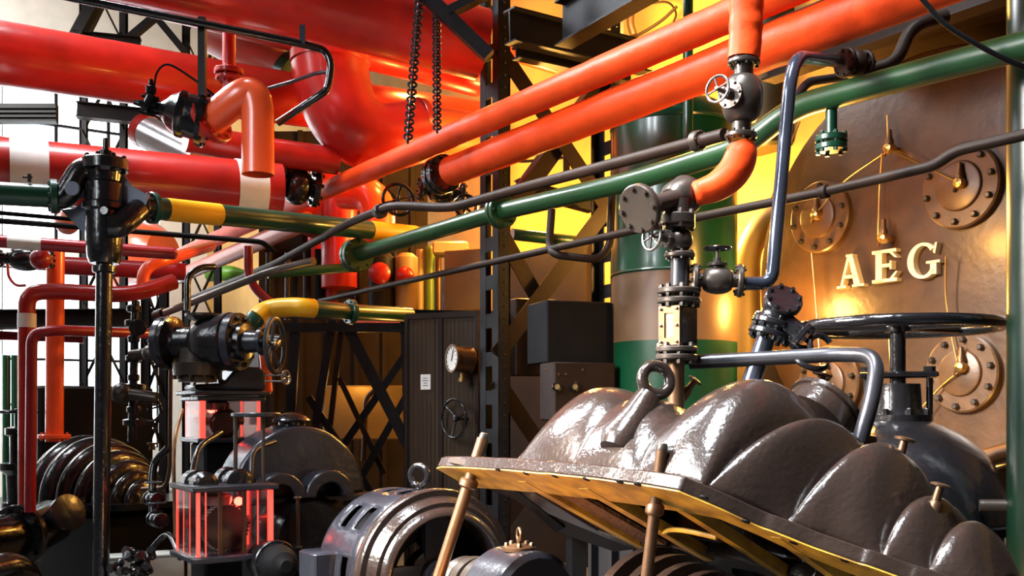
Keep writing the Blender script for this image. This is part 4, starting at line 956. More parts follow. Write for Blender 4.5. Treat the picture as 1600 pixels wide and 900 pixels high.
# small handwheels in front of the warm light
for k, (x, y, r, l) in enumerate(((622, 312, 24, 'dark spoked handwheel behind the kinked thin pipe, left of two'), (728, 322, 17, 'small dark spoked handwheel near the warm lamp light, right of two'))):
    Y = 9.4; q = P(x, y, Y); t = thing('valve_handwheel', l, 'handwheel', q, 'handwheels behind the kinked pipe')
    part(MB().wheel(q, V((.35, -.94, 0)), S(r, Y), S(3, Y), 6, .03), 'rim', M['black_gloss'], t)
    part(MB().cyl(q, q + V((-.1, .5, 0)), .022, n=10), 'stem', M['black_gloss'], t)
valve('bolted_valve', 'black lumpy valve hanging right of the dark spoked handwheel', P(690, 300, 9.7), V((1, .2, -.08)), S(72, 9.7), S(14, 9.7), S(19, 9.7), UP, 0, 0, 'black_gloss')
# chains
def chain(label, x0, y0, x1, y1, Y, n, rl):
    a, b = P(x0, y0, Y), P(x1, y1, Y); d = (b - a); L = d.length; d.normalize(); m = MB(); u, v, w = frame(d)
    for i in range(n):
        c = a + d * L * (i + .5) / n; h = L / n * .78; s = u if i % 2 else v; r = rl
        pts = [c + d * (h * math.cos(t)) * .95 + s * r * 1.3 * math.sin(t) for t in [2 * PI * k / 10 for k in range(10)]]
        m.tube(pts, r * .42, 5, closed=True)
    solo(m, 'hanging_chain', M['steel_dark'], label, 'chain', 'hoist chains')
chain('grey link chain hanging beside the big red elbow, left one', 656, -10, 637, 222, 7.7, 40, .024)
chain('grey link chain hanging right of the other, ending at the orange pipe', 682, 18, 683, 206, 7.8, 40, .022)
solo(MB().sphere(P(682, 14, 7.8), .038, 14), 'chain_pulley', M['steel_dark'], 'small dark round pulley atop the right chain', 'pulley')

# =================================================================== red pipework on the left
pipe_thing('steam_main', 'thickest red pipe crossing the upper left behind the black valve', 'pipe', [P(-60, 73, 8.35) - D2 * 2.2, P(0, 83, 8.5), P(400, 147, 10.1), P(758, 195, 12.2)], .262, 'red_paint', n=36, wob=.012)
lp = [P(-60, 258, 7.9) - D2 * 2.2, P(0, 264, 8.05), P(415, 299, 9.0), P(438, 301, 9.05)]
def on2(x): t = x / 415; return lp[1].lerp(lp[2], (x) / 415)
pipe_thing('steam_main', 'thick red pipe with two white bands behind the green and yellow pipe', 'pipe', lp, .25, 'red_paint', n=36, bands=[(on2(13), on2(68), 'white_band'), (on2(361), on2(411), 'white_band')], bend=.05)
tp = [P(110, -74, 7.47) - D2 * 2.5, P(500, 6, 8.0), P(700, 56, 8.37), P(752, 70, 8.46)]
pipe_thing('steam_main', 'huge red pipe along the top edge running towards the lattice column', 'pipe', tp, .29, 'red_paint', n=40, wob=.012)
pipe_thing('steam_main', 'slimmer orange-lit red pipe tucked under the huge top pipe', 'pipe', PX([(150, -30, 10.0), (420, 38, 10.45), (700, 108, 11.0), (745, 120, 11.1)]), .21, 'red_paint', n=30, round_end=True)
# big elbow
el = thing('pipe_elbow', 'big bulging red elbow with flanged collar curving down to the right', 'pipe elbow', P(517, 90, 8.9))
sp = spline(PX([(515, 96, 9.85), (522, 140, 9.85), (545, 190, 9.85), (590, 215, 9.95), (655, 205, 10.15)]), 8)
n = len(sp); part(MB().tube(sp, [S(60 + 2 * math.sin(i / n * PI), 9.85) * (1 - .18 * i / n) for i in range(n)], 36), 'bend', M['red_paint'], el, sharp=60)
part(MB().flange(P(516, 92, 9.85), UP, S(62, 9.85), S(16, 9.85), 14, .02), 'flange', M['red_paint'], el)
part(MB().lathe(P(516, 83, 9.85), UP, [(0, S(58, 9.85)), (S(8, 9.85), S(58, 9.85))], 40), 'green_gasket_ring', M['green_paint'], el, 'green ring above the flange')
part(MB().flange(P(652, 204, 10.15), V((1, .65, 0.05)), S(50, 10.15), .07, 12, .018), 'flange', M['red_paint'], el)
pipe_thing('branch_main', 'red pipe leaving the big elbow to the right behind the chains', 'pipe', PX([(660, 205, 10.2), (757, 215, 10.8)]), S(40, 9.9), 'orange_paint', n=30)
pipe_thing('branch_main', 'red pipe running behind the hooked orange pipe into the big elbow', 'pipe', PX([(290, 215, 9.2), (420, 237, 9.6), (528, 252, 9.85)]), S(22, 9.4), 'red_paint', n=26)
pipe_thing('shiny_duct', 'silvery short duct with red collar behind the black dome valve', 'duct', PX([(225, 205, 10.4), (312, 248, 10.2)]), S(26, 10.3), 'silver_lagging', n=28, bands=[(P(222, 203, 10.42), P(232, 208, 10.38), 'red_paint')])
pipe_thing('shiny_duct', 'pinkish duct slanting up behind the thickest red pipe', 'duct', PX([(335, 55, 11.2), (452, 118, 10.9)]), S(30, 11), 'pink_paint', n=28, flanges=[(P(452, 118, 10.9), P(452, 118, 10.9) - P(335, 55, 11.2), S(36, 11), .12, 0)], fmat='green_paint')
# hooked orange pipe with black dome valve
YH = 7.4
hp_ = PX([(403, 273, YH), (403, 122, YH), (330, 186, YH + .15)])
hp_ = PX([(403, 273, YH), (403, 128, YH - .02), (385, 140, YH), (330, 186, YH + .1)])
hk = spline(PX([(403, 273, YH), (403, 210, YH), (402, 170, YH), (394, 148, YH), (374, 152, YH), (345, 175, YH + .05), (328, 190, YH + .1)]), 6)
t = thing('hooked_pipe', 'glossy orange hooked pipe with open lower end', 'pipe', P(403, 273, YH))
part(MB().hollow(hk, S(25, YH), .012, 30), 'pipe', M['orange_paint'], t, sharp=60)
hd = (P(374, 152, YH) - P(320, 194, YH + .15)).normalized()
part(MB().flange(P(330, 188, YH + .1), hd, S(40, YH), .05, 12, .014), 'flange', M['red_paint'], t)
dv = thing('dome_valve', 'black bulging dome valve joined to the hooked orange pipe', 'valve', P(285, 185, YH + .2))
vd = (P(215, 163, YH + .05) - P(322, 190, YH + .12)).normalized(); k = S(1, YH); c0 = P(322, 188, YH + .12)
m = MB(); m.lathe(c0, vd, [(0, 44 * k), (8 * k, 44 * k), (8 * k, 36 * k), (30 * k, 34 * k), (34 * k, 37 * k), (42 * k, 37 * k), (46 * k, 32 * k), (56 * k, 27 * k), (64 * k, 18 * k), (70 * k, 12 * k), (86 * k, 10 * k), (88 * k, 15 * k), (94 * k, 15 * k), (95 * k, 6 * k), (112 * k, 4 * k)], 30)
m.bolts(c0 + vd * 4 * k, vd, 40 * k, 12, 3 * k, 7 * k, two=7 * k); part(m, 'body', M['black_gloss'], dv)
m = MB(); m.bolts(c0 + vd * 76 * k, vd, 13 * k, 5, 4 * k, 26 * k); m.lathe(P(236, 146, YH), UP, [(0, 8 * k), (10 * k, 8 * k), (12 * k, 4 * k), (22 * k, 3 * k)], 12); m.cyl(P(228, 168, YH), P(238, 148, YH), 7 * k, n=10)
part(m, 'actuator', M['black_matt'], dv)
part(MB().tube(spline(PX([(240, 140, YH), (246, 112, YH), (264, 101, YH), (300, 122, YH), (334, 148, YH)]), 8), 1.8 * k, 8), 'impulse_tube', M['black_matt'], dv)
pipe_thing('flanged_riser', 'slim red flanged pipe rising behind the hooked orange pipe', 'pipe', PX([(358, 140, 8.0), (358, 40, 8.0)]), S(10, 8), 'red_paint', flanges=[(P(358, 112, 8), UP, S(23, 8), .04, 6), (P(358, 122, 8), UP, S(21, 8), .03, 6)])
# hand rail frame at top
pipe_thing('guard_rail', 'dark bent guard rail hooked around the big red elbow', 'rail', PX([(-120, -50, 6.6), (470, 68, 7.5), (508, 78, 7.6), (518, 100, 7.6), (512, 140, 7.6), (495, 152, 7.6), (434, 192, 7.7)]), .028, 'black_gloss', bend=.1)
solo(MB().bar(P(473, 40, 7.5), P(473, 70, 7.5), .04, .04), 'rail_hanger', M['blued_steel'], 'short flat hanger on the bent guard rail', 'hanger')
pipe_thing('rail_brace', 'thin dark rod branching left from the guard rail', 'rod', PX([(515, 112, 7.65), (495, 114, 7.7), (455, 128, 7.8), (420, 138, 7.9)]), .014, 'blued_steel', bend=.05)
solo(MB().bar(P(316, 28, 7.3), P(316, 150, 7.3), .05, .05), 'drop_rod', M['structure_steel'], 'dark square rod dropping from the rail to the dome valve', 'rod')
valve('bolted_valve', 'black bolted valve in the dark behind the hooked pipe opening', P(465, 290, 9.9), V((1, .4, -.1)), S(60, 11), S(22, 11), S(26, 11), UP, S(40, 11), 0, 'black_gloss')
# red casing with round bulge below the elbow
rc = thing('red_volute', 'round red pump casing with neck below the slim lagged pipe', 'pump casing', P(500, 320, 11.6))
part(MB().lathe(P(500, 325, 11.9), V((.2, -.95, .1)), [(0, .26), (.1, .40), (.3, .40), (.42, .30), (.5, .12), (.5, 0)], 36), 'casing', M['red_paint'], rc)
part(MB().cyl(P(530, 310, 11.5), P(530, 450, 11.5), .20, n=28), 'neck', M['red_paint'], rc)
pipe_thing('red_elbow', 'orange-red elbow below the big elbow near the dark handwheel', 'pipe elbow', PX([(538, 300, 10.9), (590, 305, 10.7), (590, 380, 10.7)]), S(27, 10.8), 'orange_paint', bend=.3, n=26)
pipe_thing('red_duct_end', 'red upright pipe end right of the white band', 'pipe', PX([(424, 275, 9.4), (424, 330, 9.4)]), S(15, 9.4), 'red_paint', n=22)
for k, (x0, y0, x1, y1, r, Y, l) in enumerate(((505, 330, 505, 410, 24, 12.5, 'red upright duct left of the neck'),)):
    pipe_thing('red_duct', l, 'pipe', PX([(x0, y0, Y), (x1, y1, Y)]), S(r, Y), 'red_paint', n=24)
# green and yellow pipe with the elbow-bodied valve
g0, g1 = P(-60, 299, 7.05), P(84, 307, 7.3)
pipe_thing('banded_pipe', 'dark green pipe end at left, joining the black double-elbow valve', 'pipe', far([g0, g1], 2.0), S(18, 7.2), 'green_paint', n=24, flanges=[(g1, g1 - g0, S(27, 7.2), .05, 8)])
h0, h1 = P(238, 325, 7.55), P(660, 368, 9.8)
def on3(x): return h0.lerp(h1, (x - 238) / 422 * (7.55 / (7.55 + (9.8 - 7.55) * (x - 238) / 422)) if False else ((x - CX) / F * h0.y - h0.x) / ((h1.x - h0.x) - (x - CX) / F * (h1.y - h0.y)))
pipe_thing('banded_pipe', 'dark green pipe with two yellow bands right of the black double-elbow valve', 'pipe', [h0, h1], S(17.5, 7.6), 'green_paint', n=24, flanges=[(h0, h1 - h0, S(25, 7.5), .045, 8)], bands=[(on3(259), on3(342), 'yellow_band'), (on3(577), on3(648), 'yellow_band')])
ev = thing('double_elbow_valve', 'black globe valve with two S-shaped elbows on the green pipe', 'valve', P(165, 400, 7.35))
k = S(1, 7.35); vx = P(165, 345, 7.35)
m = MB(); m.lathe(P(163, 412, 7.35), UP, [(0, 22 * k), (10 * k, 26 * k), (40 * k, 28 * k), (80 * k, 28 * k), (84 * k, 33 * k), (92 * k, 33 * k), (96 * k, 29 * k), (124 * k, 29 * k), (128 * k, 25 * k), (142 * k, 27 * k)], 32)
part(m, 'barrel', M['black_gloss'], ev)
m = MB(); m.flange(P(165, 258, 7.35), UP, 35 * k, 18 * k, 8, 4 * k); m.lathe(P(165, 250, 7.35), UP, [(0, 12 * k), (14 * k, 10 * k), (16 * k, 5 * k), (34 * k, 4 * k)], 14); part(m, 'top_flange', M['black_gloss'], ev)
m = MB(); m.tube(spline(PX([(84, 308, 7.3), (100, 306, 7.3), (114, 288, 7.3), (128, 268, 7.32), (150, 262, 7.35)]), 8), 19 * k, 22); part(m, 'elbow', M['black_gloss'], ev)
m = MB(); m.tube(spline(PX([(236, 324, 7.52), (220, 326, 7.45), (203, 340, 7.32), (188, 352, 7.25), (168, 353, 7.22)]), 8), 18 * k, 22); part(m, 'elbow', M['black_gloss'], ev)
m = MB(); o = P(165, 330, 7.36)
web = [(92, 330), (120, 330), (140, 300), (150, 385), (138, 372), (128, 350), (96, 335)]
m.slab(PX([(x, y, 7.38) for x, y in [(95, 328), (118, 325), (142, 300), (145, 350), (140, 392), (128, 362), (112, 345)]]), V((0, .03, 0)))
m.slab(PX([(x, y, 7.38) for x, y in [(190, 268), (205, 290), (232, 305), (228, 320), (195, 330), (188, 300)]]), V((0, .03, 0)))
m.slab(PX([(x, y, 7.30) for x, y in [(118, 270), (142, 262), (142, 300), (120, 312), (100, 312)]]), V((0, .03, 0)))
part(m, 'web', M['web_sky_grey'], ev)
m = MB(); m.lathe(P(114, 295, 7.2), V((0, -1, 0)), [(0, 11 * k), (.02, 11 * k)], 20); part(m, 'boss', M['web_sky_grey'], ev); m = MB(); m.lathe(P(165, 330, 7.22), V((0, -1, 0)), [(0, 7 * k), (.03, 6 * k)], 14); part(m, 'boss', M['black_gloss'], ev)
part(MB().flange(P(88, 308, 7.31), V((1, .15, -.03)), 25 * k, 7 * k, 8), 'flange', M['black_gloss'], ev)
part(MB().flange(P(232, 324, 7.5), V((1, .3, -.03)), 24 * k, 7 * k, 8), 'flange', M['black_gloss'], ev)
tp_ = P(46, 285, 7.2); m = MB(); m.cyl(tp_, P(46, 272, 7.2), 3 * k, n=8); m.cyl(P(36, 277, 7.2), P(50, 277, 7.2), 2 * k, n=8); solo(m, 'drain_cock', M['iron'], 'tiny drain cock on top of the green pipe at left', 'tap')
pt = P(163, 412, 7.35); m = MB(); m.cyl(V((pt.x - .03, pt.y, 0)), pt, S(12.5, 7.35), n=24); m.lathe(pt - UP * .02, -UP, [(0, S(18, 7.35)), (.04, S(18, 7.35)), (.05, S(13, 7.35))], 24)
solo(m, 'round_post', M['black_gloss'], 'tall slim blue-black round post under the double-elbow valve', 'post')
pipe_thing('thin_rail', 'thin black rail crossing behind the round post', 'rail', PX([(-260, 325, 7.4), (140, 356, 8.1), (410, 378, 8.6), (430, 395, 8.7)]), .022, 'black_matt', bend=.05)
pipe_thing('thin_rail', 'shorter thin black rail above the other at far left', 'rail', PX([(-260, 310, 7.7), (130, 344, 8.6)]), .018, 'black_matt')
# slim red pipes lower left
rp = PX([(-40, 374, 7.75), (270, 396, 8.25)])
def on4(x): return rp[0].lerp(rp[1], (x + 40) / 310)
pipe_thing('slim_red_pipe', 'slim dark red pipe with white band and rounded end', 'pipe', far(rp, 1.8), S(10, 8), 'dark_red_paint', bands=[(on4(9), on4(60), 'white_band')], round_end=True)
pipe_thing('slim_red_pipe', 'red pipe running level behind the slim banded one', 'pipe', PX([(100, 415, 10.2), (290, 425, 10.6)]), S(14, 10.3), 'dark_red_paint')
m = MB(); m.tube(fillet(PX([(42, 800, 9.0), (42, 457, 9.0), (90, 455, 9.1), (205, 462, 9.3), (272, 440, 9.6)]), .28), S(13, 9), 20)
t = thing('red_standpipe', 'red pipe with white collar bending right at far left', 'pipe', P(42, 800, 9.0)); part(m, 'pipe', M['red_paint'], t, sharp=60)
part(MB().cyl(P(42, 512, 9.0), P(42, 490, 9.0), S(13.8, 9), n=22), 'band', M['white_band'], t, 'white collar')
pipe_thing('red_standpipe', 'slimmer red pipe bending right below the white collar', 'pipe', PX([(47, 800, 8.6), (50, 520, 8.6), (90, 516, 8.7), (245, 522, 9.6)]), S(8.5, 8.6), 'dark_red_paint', bend=.25)
pipe_thing('red_standpipe', 'stout orange-red upright pipe between the thin ones at left', 'pipe', PX([(85, 690, 9.4), (87, 378, 9.4)]), S(13.5, 9.4), 'orange_paint', flanges=[(P(85, 682, 9.4), UP, S(24, 9.4), .04, 8)], n=24)
pipe_thing('red_standpipe', 'short orange bent pipe under the slim banded one', 'pipe', PX([(222, 462, 9.85), (224, 418, 9.85), (262, 405, 10.0), (330, 385, 11.8)]), S(9, 10.4), 'orange_paint', bend=.15)
pipe_thing('red_standpipe', 'dark red S-bent pipe above the yellow crook', 'pipe', PX([(388, 385, 9.2), (388, 440, 9.2), (420, 472, 9.1), (440, 478, 9.1)]), S(7, 9.2), 'dark_red_paint', bend=.2)
pipe_thing('black_gooseneck', 'black goose-neck pipe over the stop valve', 'pipe', PX([(293, 485, 7.7), (293, 430, 7.7), (315, 417, 7.8), (335, 417, 7.9)]), S(5, 7.7), 'black_gloss', bend=.12)
pipe_thing('steel_tube', 'dull silver tube slanting up behind the stop valve', 'pipe', PX([(250, 492, 9.6), (420, 425, 8.9), (490, 408, 8.6)]), S(6, 9.2), 'steel', flanges=[(P(250, 492, 9.6), P(420, 425, 8.9) - P(250, 492, 9.6), S(9, 9.5), .12, 0)], fmat='black_gloss', bend=.1)
pipe_thing('steel_tube', 'darker green tube low behind the yellow crook', 'pipe', PX([(418, 428, 10.5), (548, 418, 10.8)]), S(8, 10), 'green_paint')
pipe_thing('red_hose', 'orange-red pipe hanging behind the spoked handwheel', 'pipe', PX([(413, 500, 8.9), (412, 540, 8.9), (418, 610, 8.9)]), S(8, 8.9), 'orange_paint', round_end=True, bend=.1)
# orange tank and lime cone in the back
solo(MB().lathe(P(215, 398, 19), V((.85, -.5, .0)), [(-.85, .32), (-.6, .57), (.4, .57), (.7, .38), (.76, 0)], 32), 'orange_vessel', M['orange_paint'], 'bulging orange vessel far back behind the slim red pipes', 'vessel')
solo(MB().lathe(P(335, 428, 16.5), V((.9, -.4, 0)), [(-.1, .12), (.25, .12), (.4, .10), (.6, .03), (.61, 0)], 28), 'lime_vessel', M['lime_paint'], 'vessel with lime green cone end beyond the pink pipe', 'vessel')
solo(MB().sphere(P(105, 348, 12), .14, 20), 'red_bulb_joint', M['pink_paint'], 'pale pink round joint behind the round post', 'joint')
valve('side_valve', 'black valve with knobbly end at far left above the standpipe', P(40, 405, 9.2), V((1, .2, 0)), S(80, 9.2), S(15, 9.2), S(14, 9.2), V((-.9, -.4, .2)), S(40, 9.2), 0, 'black_gloss')
solo(MB().sphere(P(63, 405, 9.0), S(16, 9), 20), 'red_ball_joint', M['dark_red_paint'], 'dark red ball joint beside the black side valve', 'joint')
pipe_thing('thin_hose', 'thin red looped hose at far left', 'hose', spline(PX([(12, 410, 9.6), (14, 432, 9.6), (25, 445, 9.6), (40, 446, 9.6)])), .014, 'dark_red_paint')
# background lattice columns in front of the bright end wall
def back_lat(label, x0, x1, Y, y0, y1, nb):
    a, b = P(x0, 640, Y), P(x1, 640, Y)
    lattice('background_lattice', label, a, b, ZC + (640 - y1) * Y / F, ZC + (640 - y0) * Y / F, .1, 'structure_steel', nb, .10, .014, 'far lattice columns', depth=.08, br=.10)
back_lat('far dark lattice column left of the slanting duct, before the bright wall', 126, 198, 15.5, -60, 860, 7)
back_lat('far dark lattice column behind the dome valve, nearer the middle', 286, 345, 16.0, -60, 860, 8)
back_lat('low dark lattice frame right of the round post', 222, 262, 13.0, 440, 800, 4)
beam('far dark beam below the thickest red pipe', P(120, 172, 14.9), P(345, 195, 15.4), .2, .22)
beam('far dark beam slanting above the thickest red pipe', P(115, 62, 14.8), P(220, 72, 15.0), .2, .22)
solo(MB().bar(P(118, 60, 14.8), P(158, -15, 14.8), .16, .16), 'far_strut', M['structure_steel'], 'dark slanting strut before the bright wall at upper left', 'strut', None, 30)
solo(MB().bar(P(200, 62, 15.3), P(250, 20, 15.3), .12, .1), 'far_strut', M['structure_steel'], 'dark rising strut between the far lattice columns', 'strut', None, 30)
solo(MB().bar(P(240, 22, 15.3), P(290, 82, 15.3), .14, .1), 'far_strut', M['structure_steel'], 'dark falling strut between the far lattice columns', 'strut', None, 30)
beam('long dark gallery beam at mid height on the far left', P(-60, 500, 14.0), P(250, 497, 14.6), .3, .26)
beam('slim dark gallery beam below the long one on the far left', P(-60, 522, 14.2), P(130, 530, 14.6), .2, .12, 'dark_red_paint')
m = MB(); m.box(P(40, 178, 16.3), 1.0, .12, .30); 
for k in range(4): m.box(P(40, 168 + k * 7, 16.2), .98, .06, .03)
solo(m, 'louvre_vent', M['structure_steel'], 'dark louvred vent slot in the bright wall', 'vent', None, 30)
for k, x in enumerate((10, 24)):
    c = P(x, 640, 13.0); solo(MB().cyl(V((c.x, c.y, 0)), V((c.x, c.y, ZC + 85 * 13 / F)), .05, n=12), 'gallery_post', M['green_paint'], ['slim dark green post at the far left edge', 'second slim dark green post beside the edge one'][k], 'post', 'slim green posts')
# oil pipes and linkages around the governor
for q, r, mt, l in (([(274, 840, 7.6), (272, 700, 7.7), (285, 640, 8.0)], .014, 'bronze', 'thin bronze oil pipe left of the lower red-lit case'),
                    ([(300, 742, 7.3), (312, 700, 7.5), (345, 676, 7.8)], .022, 'black_gloss', 'black slanting linkage rod between the two red-lit cases'),
                    ([(392, 742, 7.2), (398, 705, 7.3), (430, 690, 7.5)], .018, 'steel_dark', 'dark linkage rod beside the half-round housing'),
                    ([(238, 800, 8.2), (240, 730, 8.3), (262, 700, 8.3)], .03, 'black_gloss', 'black bent oil pipe between small turbine and governor'),
                    ([(232, 862, 7.9), (262, 835, 7.8), (282, 872, 7.5)], .022, 'black_gloss', 'black arched pipe above the grey boxes')):
    pipe_thing('oil_pipe', l, 'pipe', spline(PX(q), 6), r, mt, group='oil pipes around the governor', n=10)
for (x, y, Y, l) in ((240, 780, 8.0, 'small black stop cock on the bent oil pipe by the small turbine'), (246, 812, 7.9, 'small black stop cock just above the grey boxes')):
    valve('stop_cock', l, P(x, y, Y), V((.6, -.8, 0)), .20, .05, .06, UP, .13, .06, 'black_gloss', 'steel_dark', 4)
# small dark valve tree by the post
vt = thing('valve_tree', 'dark knobbly column of small valves between round post and stop valve', 'valve', P(208, 690, 8.6))
m = MB(); m.cyl(P(206, 690, 8.6), P(212, 470, 8.6), .035, n=12)
for y, r in ((482, .06), (505, .075), (530, .05), (560, .07), (590, .05), (605, .10), (640, .06), (660, .09)): m.lathe(P(209, y, 8.6), UP, [(-.03, r * .7), (-.02, r), (.02, r), (.03, r * .7)], 12)
part(m, 'stem', M['black_gloss'], vt)
m = MB(); m.cyl(P(175, 612, 8.5), P(245, 622, 8.5), .05, n=12); m.sphere(P(190, 615, 8.5), .09, 12); part(m, 'branch', M['iron'], vt); m = MB(); m.cyl(P(205, 555, 8.5), P(255, 548, 8.4), .045, n=12); m.sphere(P(235, 552, 8.4), .07, 12); part(m, 'branch', M['iron'], vt)
part(MB().disc(P(215, 512, 8.5), V((.3, -1, 0)), .07, .03), 'blank_cap', M['black_gloss'], vt); m = MB(); m.wheel(P(232, 640, 8.5), V((.4, -.9, 0)), .10, .012, 4); part(m, 'handwheel', M['black_gloss'], vt)
# dark lower cabinet block behind
solo(MB().box(V((P(140, 640, 11.6).x, 11.6, .98)), 1.2, .8, 1.96, D2, DB, bev=.03), 'dark_cabinet', M['black_matt'], 'dark boxy cabinet behind the far small turbine', 'cabinet')

# =================================================================== small turbine far left
YL = 10.2; tcn = P(165, 778, YL)
st_ = thing('small_turbine', 'black ribbed steam turbine standing on its bed at lower left', 'turbine', V((tcn.x, tcn.y, 0)))
k = S(1, YL); la = V((.80, -.60, 0)).normalized()
prof = [(-80, 60), (-72, 88)]
t0 = -72
for w_, r in ((34, 98), (34, 96), (30, 88), (26, 76), (24, 62), (20, 46), (16, 34)):
    for j in range(7): prof.append((t0 + w_ * j / 6, r * (.86 + .14 * math.sin(PI * j / 6))))
    t0 += w_
prof = [(a * k, r * k) for a, r in prof] + [(t0 * k + .02, .01)]
part(MB().lathe(tcn - UP * .0, la, prof, 40, a0=0, a1=PI, ref=D2 * 0 + V((.6, .8, 0))), 'ribbed_casing', M['black_gloss'], st_, sharp=70)
m = MB(); lq = V((.6, .8, 0))
m.slab([tcn + la * (-95 * k) + lq * 112 * k, tcn + la * 60 * k + lq * 110 * k, tcn + la * 130 * k + lq * 50 * k, tcn + la * 130 * k - lq * 50 * k, tcn + la * 60 * k - lq * 110 * k, tcn + la * (-95 * k) - lq * 112 * k], -UP * .06)
part(m, 'joint_flange', M['black_gloss'], st_)
m = MB(); m.box(V((tcn.x, tcn.y, tcn.z / 2 - .04)) + la * 10 * k, 1.25, 1.0, tcn.z - .08, la, lq, bev=.05); part(m, 'bed', M['black_matt'], st_)
for (x, y) in ((238, 697), (244, 722)):
    part(MB().lathe(P(x, y + 6, YL - .35), UP, [(0, .03), (.05, .025), (.05, .05), (.07, .05)], 10), 'grease_cup', M['bronze'], st_, 'bronze grease cup')
pipe_thing('drip_pipe', 'thin brown pipe hooked in front of the small turbine', 'pipe', PX([(267, 560, 8.8), (265, 740, 8.9), (258, 762, 9.0), (222, 764, 9.2)]), .018, 'bronze', bend=.12)
m = MB(); c = P(92, 806, 9.0); m.lathe(c, V((.75, -.5, .25)), [(-.2, .07), (-.1, .08), (.1, .15), (.16, .16), (.18, .08)], 28)
solo(m, 'inlet_nozzle', M['slate_paint'], 'dark conical inlet nozzle before the small turbine', 'nozzle')
pipe_thing('floor_main', 'wide black pipe low at the left edge leading to the nozzle', 'pipe', PX([(-300, 890, 7.2), (40, 835, 8.8), (80, 815, 9.3)]), .20, 'black_gloss', bend=.4, flanges=[(P(28, 838, 8.7), P(40, 835, 8.8) - P(-40, 850, 8.2), .27, .06, 10)], n=26)
pipe_thing('floor_main', 'second black pipe bent beneath at the lower left corner', 'pipe', PX([(-40, 905, 7.6), (30, 885, 8.0), (45, 940, 8.2)]), .14, 'black_gloss', bend=.3)
ct = thing('left_valve_tower', 'dark valve with round top left of the small turbine', 'valve', V((P(28, 760, 9.4).x, 9.4, 0)))
c = P(28, 760, 9.4); m = MB(); m.lathe(V((c.x, c.y, .75)), UP, [(0, .14), (.1, .14), (.1, .09), (.35, .10), (.4, .16), (.46, .16), (.46, .07), (.7, .07), (.72, .11), (.78, .11), (.8, .03), (.95, .03)], 22)
m.lathe(V((c.x, c.y, 0)), UP, [(0, .2), (.06, .2), (.07, .12), (.74, .12)], 22); part(m, 'body', M['black_gloss'], ct)
part(MB().wheel(V((c.x, c.y, 1.68)), UP, .16, .016, 5), 'handwheel', M['black_gloss'], ct)
# grey terminal boxes and a knot of small valves on the machine foot
for (x, y, w, h, Y, l) in ((192, 888, 44, 34, 8.0, 'small grey box with pale lid, left of the pair on the machine foot'), (258, 885, 52, 36, 7.7, 'grey box with pale lid, right of the pair on the machine foot')):
    c = P(x, y, Y); t = thing('terminal_box', l, 'box', c - UP * S(h / 2, Y), 'grey boxes on the machine foot')
    part(MB().box(c, S(w, Y), .22, S(h, Y), V((.9, .43, 0)).normalized(), V((-.43, .9, 0)).normalized(), bev=.006), 'case', M['grey_box'], t)
    part(MB().box(c + UP * (S(h / 2, Y) + .011), S(w, Y) * 1.04, .235, .02, V((.9, .43, 0)).normalized(), V((-.43, .9, 0)).normalized(), bev=.004), 'lid', M['grey_box'], t)
    b_ = MB().box(V((c.x, c.y, (c.z - S(h / 2, Y)) / 2)), S(w, Y) * .9, .2, c.z - S(h / 2, Y) - .002, V((.9, .43, 0)).normalized(), V((-.43, .9, 0)).normalized())
    part(b_, 'plinth', M['black_matt'], t)
kn = thing('valve_cluster', 'knobbly cluster of tiny black valves between the two grey boxes', 'valves', V((P(215, 880, 7.3).x, 7.3, 0)))
m = MB(); c = P(215, 880, 7.3)
for i in range(16):
    q = c + V((random.uniform(-.12, .12), random.uniform(-.1, .1), random.uniform(-.08, .08))); m.lathe(q, V((random.uniform(-1, 1), -1, random.uniform(-.5, 1))), [(-.04, .02), (-.03, .03), (.0, .03), (.01, .02), (.05, .02), (.05, .035), (.07, .03)], 10)
part(m, 'knobs', M['black_gloss'], kn)
part(MB().lathe(V((c.x, c.y, 0)), UP, [(0, .12), (.05, .12), (.06, .05), (c.z, .05)], 14), 'stand', M['black_matt'], kn)

# =================================================================== wires and pipes on the warm right wall
for k, q in enumerate((((990, 55, 9.6), (985, 30, 9.6), (992, -20, 9.6)), ((985, 62, 9.9), (1030, 35, 9.8), (1058, 10, 9.7)), ((995, 10, 9.9), (1040, 3, 9.8), (1056, 20, 9.7), (1050, 40, 9.7)), ((800, 250, 9.9), (830, 252, 9.9), (905, 243, 9.9)))):
    pipe_thing('wall_conduit', ['thick dark conduit hanging on the yellow wall', 'thin conduit slanting up the yellow wall', 'thin looped cable on the yellow wall near the green riser', 'thin cable below the thick lagged pipe at the column'][k], 'conduit', spline(PX(q)), [.035, .015, .010, .018][k], 'structure_brown')
pipe_thing('back_green_pipe', 'dull green pipe low behind the column braces', 'pipe', PX([(800, 366, 9.3), (905, 378, 9.6)]), S(9, 9.4), 'green_paint')
pipe_thing('back_lagged_pipe', 'dim orange pipe behind the column near the top', 'pipe', PX([(790, 75, 9.6), (870, 100, 9.8)]), .10, 'orange_paint')
solo(MB().bar(P(885, 238, 9.5), P(885, 280, 9.5), .06, .06), 'cable_drop', M['structure_brown'], 'short dark upright bar behind the column braces', 'bar')
m = MB(); a, b = P(806, 290, 9.2), P(925, 322, 9.5); m.ibeam(a, b, .12, .12); solo(m, 'bracket_girder', M['structure_steel'], 'dark bracket beam behind the column at green pipe height', 'beam', None, 30)
